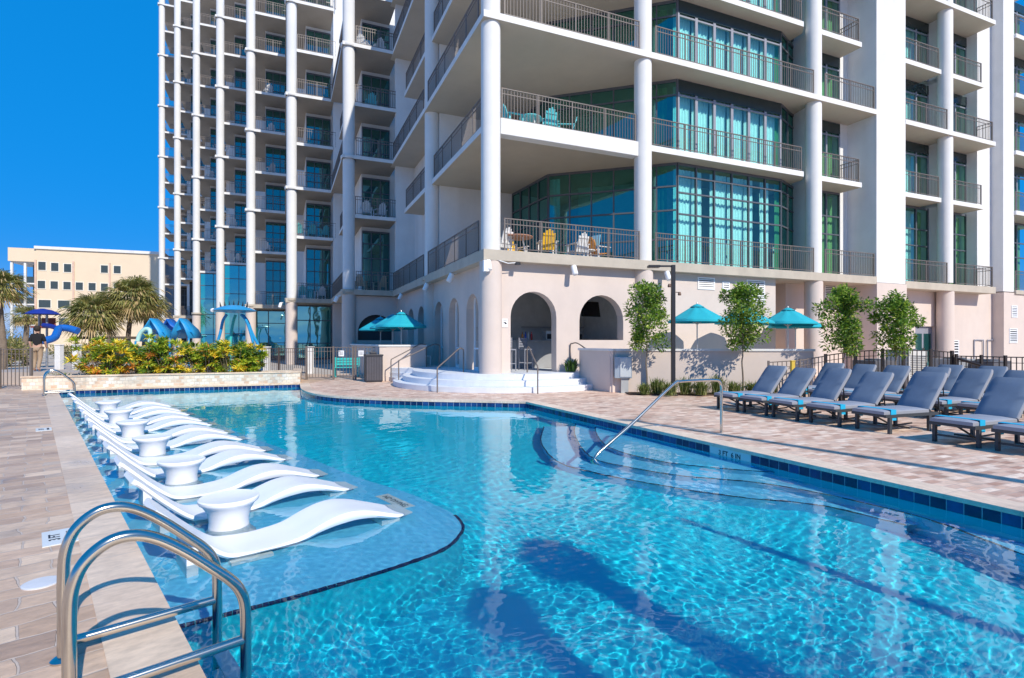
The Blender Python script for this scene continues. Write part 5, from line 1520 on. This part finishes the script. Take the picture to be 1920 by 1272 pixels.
b = MB(); b.box(-1.2,3.5,-.6,6,0,.42); o = b.build('boardwalk', mat('pale_boards', (.45,.38,.33), .8, var=.1)); o.location = (p.x-1.3, p.y, 0); tag(o, kind='structure')
person((p.x, p.y+.1, .42), R(200), 'person in a black top and tan trousers walking behind the left fence', mat('black_cloth', (.012,.012,.015), .9), mat('tan_cloth', (.38,.27,.18), .9), M_SKIN, mat('dark_hair', (.03,.02,.015), .8))

# ================================================================== BALCONY AND BAR FURNITURE
def adirondack(p, yaw, label, m, m2=None, group='slatted chairs on the hotel balconies', par=None):
    m2 = m2 or m
    t = empty('balcony_chair', p, yaw, label, 'chair', group)
    b = MB(); [b.box(-.25,.25,-.25+.1*i,-.17+.1*i,.36-.012*i,.385-.012*i) for i in range(5)]; b.build('seat', m, t)
    Mx = Matrix.Translation((0,.22,.30)) @ Matrix.Rotation(R(-18), 4, 'X'); b = MB(Mx)
    for i in range(5):
        x = -.22+.092*i; b.box(x, x+.078, 0, .02, 0, .72-.05*abs(i-2)**1.5)
    b.box(-.23,.23,.02,.04,.15,.21); b.box(-.21,.21,.02,.04,.5,.55); b.build('backrest', m, t)
    for s in (-1,1):
        b = MB(); b.box(s*.30-.05,s*.30+.05,-.32,.32,.58,.60); b.build('armrest', m2, t)
        b = MB(); b.box(s*.27-.02,s*.27+.02,-.28,-.22,0,.58); b.build('leg', m2, t)
        b = MB(); b.box(s*.27-.02,s*.27+.02,.22,.28,0,.58); b.build('leg', m2, t)
    return t
M_YEL = mat('yellow_paint_slats', (.85,.50,.03), .5); M_WPT = mat('white_paint_slats', (.80,.80,.80), .5); M_AQ = mat('aqua_slats', (.10,.55,.60), .5); M_OR = mat('orange_slats', (.75,.30,.05), .5); M_BG = mat('beige_slats', (.55,.42,.30), .6)
CP = {}
def chair_at(u, v, n, yaw, label, m, m2=None):
    p = hw(u, v, LZ[n] if n else ZT); key = (m.name, m2.name if m2 else '')
    if key in CP: copy_tree(CP[key], p, ANG_B+yaw, label)
    else: CP[key] = adirondack(p, ANG_B+yaw, label, m, m2)
def tabl(p, label, h=.72, r=.42, m=None):
    t = empty('balcony_table', p, 0, label, 'table', 'round tables on the hotel balconies'); b = MB(); b.lathe([(r-.01,0),(r,.01),(r,.03),(r-.01,.04)], (0,0,h-.04), 24); b.build('tabletop', m or M_WPT, t)
    for a in (0,1,2,3):
        b = MB(); c, s = math.cos(a*PI/2+.7), math.sin(a*PI/2+.7); b.cyl((r*.5*c,r*.5*s,h-.04),(r*.75*c,r*.75*s,0),.02,n=6); b.build('leg', M_WPT, t)
chair_at(.75,1.0,1,R(200),'white chair at the left end of the first floor corner terrace',M_WPT)
chair_at(1.75,1.9,1,R(20),'yellow chair behind the round table on the first floor corner terrace',M_YEL,M_WPT)
chair_at(2.45,.75,1,R(165),'upright yellow chair right of the round table, first floor corner terrace',M_YEL,M_WPT)
chair_at(3.7,.75,1,R(185),'low white chair in the middle right of the first floor corner terrace',M_WPT)
chair_at(4.75,1.0,1,R(100),'orange chair with a blue towel, right end of the first floor corner terrace',M_OR,M_WPT)
tabl(hw(1.35,.9,LZ[1]), 'large round slatted table with white rim on the first floor corner terrace', .74, .55, mat('brown_slats', (.45,.22,.14), .6))
tabl(hw(4.2,.9,LZ[1]), 'low small table between the two right chairs of the first floor terrace', .45, .3)
b = MB(); b.box(-.2,.2,-.012,.012,0,.42); o = b.build('towel', mat('pale_blue_towel', (.30,.60,.72), .9), None, bevel=.005); q = hw(4.5,.85,LZ[1]+.62); o.location = q; o.rotation_euler = (R(12),0,ANG_B+R(110)); tag(o, 'pale blue towel hanging over the orange chair back', 'towel')
chair_at(1.2,.9,2,R(90),'aqua chair lying low at the left of the second floor corner terrace',M_AQ)
chair_at(2.5,.9,2,R(180),'aqua chair facing the pool on the second floor corner terrace',M_AQ)
chair_at(3.3,1.0,2,R(250),'aqua chair turned sideways at the right on the second floor corner terrace',M_AQ)
tabl(hw(1.9,1.0,LZ[2]), 'round aqua table on the second floor corner terrace', .72, .40, M_AQ)
t = empty('daybed', hw(3.6,.8,LZ[3]), ANG_B, 'grey slatted bench on the third floor corner terrace', 'bench'); b = MB(); b.box(-.75,.75,-.25,.25,.38,.44); b.build('seat', M_PIPE, t)
b = MB(); [b.box(-.75+.1*i,-.69+.1*i,.25,.28,.44,.85) for i in range(16)]; b.build('backrest', mat('mauve_slats', (.35,.30,.34), .7), t)
for x in (-.7,.65):
    for y in (-.22,.2):
        b = MB(); b.box(x,x+.05,y,y+.05,0,.38); b.build('leg', M_PIPE, t)
ordn = ['nearest','second nearest','third nearest','fourth nearest','fifth nearest','sixth nearest','farthest']
fl = {1:'first',2:'second',3:'third',4:'fourth',5:'fifth',6:'sixth',7:'seventh',8:'eighth',9:'ninth'}
u, v = bay(0)
chair_at(u+.8,v+.9,1,R(160),'beige chair on the first floor balcony above the arched window, left one',M_BG); chair_at(u+1.9,v+.9,1,R(210),'beige chair on the first floor balcony above the arched window, right one',M_BG)
chair_at(u+1.1,v+.7,2,R(170),'white chair on the second floor balcony of the bay nearest the corner block, left one',M_WPT); chair_at(u+1.9,v+.9,2,R(200),'white chair on the second floor balcony of the bay nearest the corner block, right one',M_WPT)
chair_at(u+.9,v+.7,5,R(150),'white chair on the fifth floor balcony of the bay nearest the corner block, left one',M_WPT); chair_at(u+1.8,v+.7,5,R(190),'white chair on the fifth floor balcony of the bay nearest the corner block, right one',M_WPT)
chair_at(u+1.4,v+.9,4,R(180),'aqua chair on the fourth floor balcony of the bay nearest the corner block',M_AQ)
u, v = bay(1)
chair_at(u+.8,v+.7,1,R(170),'aqua chair on the first floor balcony over the teal storefront, left one',M_AQ); chair_at(u+1.9,v+.8,1,R(200),'white chair on the first floor balcony over the teal storefront, right one',M_WPT)
for i in range(3): chair_at(u+.6+.75*i,v+.7,2,R(160+25*i),f'aqua chair on the second floor balcony over the teal storefront, {("left","middle","right")[i]} one',M_AQ)
frng = random.Random(9)
for k in range(2, 6):
    u, v = bay(k)
    for n in range(2, 7):
        if frng.random() < .55:
            chair_at(u+frng.uniform(.9,1.9), v+.9, n, R(frng.uniform(140,220)), f'small {"white"} chair on the {fl[n]} floor balcony of the {ordn[k]} tower bay', M_WPT)
# bar stools and screens inside the arches
def stool(u, v, label):
    t = empty('bar_stool', hw(u,v,ZT), ANG_B, label, 'bar stool', 'grey bar stools at the doorway')
    b = MB(); b.box(-.2,.2,-.2,.2,.74,.78); b.build('seat', M_FRAME_L, t)
    b = MB(); [b.box(-.2,.2,.18,.20,.84+.09*i,.90+.09*i) for i in range(4)]; b.build('backrest', M_FRAME_L, t)
    for x in (-.2,.17):
        for y in (-.2,.17):
            b = MB(); b.box(x,x+.03,y,y+.03,0,.74 if y < 0 else 1.2); b.build('leg', M_FRAME_L, t)
    b = MB(); b.box(-.17,.17,-.19,-.17,.25,.28); b.box(-.17,.17,.18,.19,.25,.28); b.build('footrest', M_FRAME_L, t)
    return t
S0 = stool(1.15, 1.2, 'grey bar stool in the arched doorway, left one')
copy_tree(S0, hw(1.95,1.5,ZT), ANG_B+.2, 'grey bar stool in the arched doorway, right one')
t = empty('patio_chair', hw(-.75,6.2,ZT), ANG_B+.6, 'white plastic chair behind the left handrails', 'chair')
b = MB(); b.box(-.24,.24,-.24,.24,.40,.44); b.build('seat', M_PLW, t)
b = MB(); b.box(-.24,.24,.22,.25,.5,.92); b.build('backrest', M_PLW, t)
for x in (-.24,.2):
    for y in (-.24,.2):
        b = MB(); b.box(x,x+.04,y,y+.04,0,.40 if y < 0 else .9); b.build('leg', M_PLW, t)
M_SCR = mat('black_screen', (.008,.008,.01), .15)
def screen(u, v, z, label, tilt=.2):
    t = empty('television', hw(u,v,z), ANG_B+.25, label, 'television'); b = MB(); b.box(-.5,.5,-.03,.03,-.3,.3); b.build('screen', M_SCR, t, bevel=.01); b = MB(); b.box(-.05,.05,.03,.3,-.05,.05); b.build('bracket', M_BLK, t); t.rotation_euler = (R(-10), 0, ANG_B+.25)
screen(4.75,1.6,2.85,'black television hanging inside the arched window, right one')
screen(3.7,2.0,2.75,'black television hanging inside the arched window, left one')
screen(1.3,4.6,1.9,'black television on the back wall seen through the doorway')
brg = random.Random(4)
for i, (m, lb) in enumerate(((mat('amber_bottle', (.6,.22,.03), .2),'amber'),(mat('blue_bottle', (.04,.10,.5), .2),'blue'),(mat('clear_bottle', (.6,.65,.68), .15),'clear'),(mat('red_bottle', (.5,.03,.03), .2),'red'))):
    b = MB(); b.lathe([(.0,0),(.04,0),(.042,.02),(.042,.2),(.015,.27),(.015,.33),(.0,.33)], n=12); o = b.build('bottle', m, None, True); o.location = hw(2.35+.13*i, 2.7, 1.64); tag(o, f'{lb} bottle standing on the bar counter inside the doorway', 'bottle', 'bottles on the bar counter')
b = MB(); b.lathe([(.25,0),(.22,.03),(.2,.03),(.19,.0)], n=20); 
for i,(u_,w_) in enumerate(((3.6,.32),(4.1,.32),(4.9,.45))):
    t = empty('kitchen_unit', hw(u_,3.0,1.64), ANG_B, ('steel kitchen unit inside the arched window, left one','steel kitchen unit inside the arched window, middle one','steel kitchen unit inside the arched window, right one')[i], 'appliance')
    b = MB(); b.box(-w_/2,w_/2,-.2,.2,0,.38); b.build('housing', mat('brushed_steel', (.55,.56,.58), .35, .8) if 'brushed_steel' not in bpy.data.materials else bpy.data.materials['brushed_steel'], t, bevel=.01); b = MB(); b.box(-w_/2+.04,w_/2-.04,-.215,-.2,.05,.25); b.build('front_panel', M_BLK, t)
# plant pot by the doorway (agave-like shadow clump on the steps)
t = tuft(1050, 18.3, .45, .36, 'dark bushy plant on the terrace right of the doorway', 90, [M_LEAF[2],M_LEAF[1]], 120, .03, grp=None, nm='terrace_plant'); t.location.z = ZT; t.location.x, t.location.y = hw(2.75,-.45).x, hw(2.75,-.45).y

# equipment behind the right fence
M_AC = mat('pale_unit', (.62,.60,.56), .6)
def unit(px, Y, w_, h_, label, m=M_AC, dp=.8):
    X = (px-960)/F*Y; t = empty('air_unit', (X,Y,0), ANG_B, label, 'air conditioner', 'air conditioning units behind the fence')
    b = MB(); b.box(-w_/2,w_/2,0,dp,.05,h_); b.build('cabinet', m, t, bevel=.02)
    b = MB(); [b.box(-w_/2+.06,w_/2-.06,-.012,-.001,.15+.06*i,.17+.06*i) for i in range(int((h_-.3)/.06))]; b.build('grille', M_FRAME, t)
    b = MB(); b.lathe([(.3,0),(.3,.05),(.05,.06)], (0,dp/2,h_), 20); b.build('fan_guard', M_FRAME, t)
unit(1722,18.5,1.0,1.28,'pale air conditioning unit behind the fence, in front of the double door'); unit(1662,18.0,1.1,.95,'dark air conditioning unit behind the fence, left one', mat('dark_unit', (.10,.10,.11), .6))
unit(1815,18.0,1.0,1.0,'grey air conditioning unit behind the fence, right of the double door', mat('grey_unit', (.30,.31,.32), .6)); unit(1880,17.6,1.1,.95,'dark air conditioning unit at the right edge behind the fence', bpy.data.materials['dark_unit'])

tip = under(1290, 978, ZF); h = 6.5; bs = Vector((tip.x+SH.x*(h-ZF)*kk*.93, tip.y+SH.y*(h-ZF)*kk*.93, 0)); t = empty('light_pole', bs, 0, 'slim light pole on the deck behind the viewpoint, nearer the pool', 'lamp post'); b = MB(); b.cyl((0,0,0),(0,0,h),.13,.05,12); b.build('post', M_BLK, t, True)
tip = at(1185, 789); h = 8.2; bs = Vector((tip.x+SH.x*h*kk, tip.y+SH.y*h*kk, 0)); print('flag pole', bs)
t = empty('light_pole', bs, 0, 'tall dark light pole on the right deck behind the viewpoint', 'lamp post'); b = MB(); b.cyl((0,0,0),(0,0,h),.15,.07,12); b.lathe([(.2,0),(.2,.03),(.1,.05)], (0,0,0), 20); b.build('post', M_BLK, t, True); b = MB(); b.box(-.2,.2,-.1,.1,h,h+.08); b.build('lamp_head', M_BLK, t)
receivers()
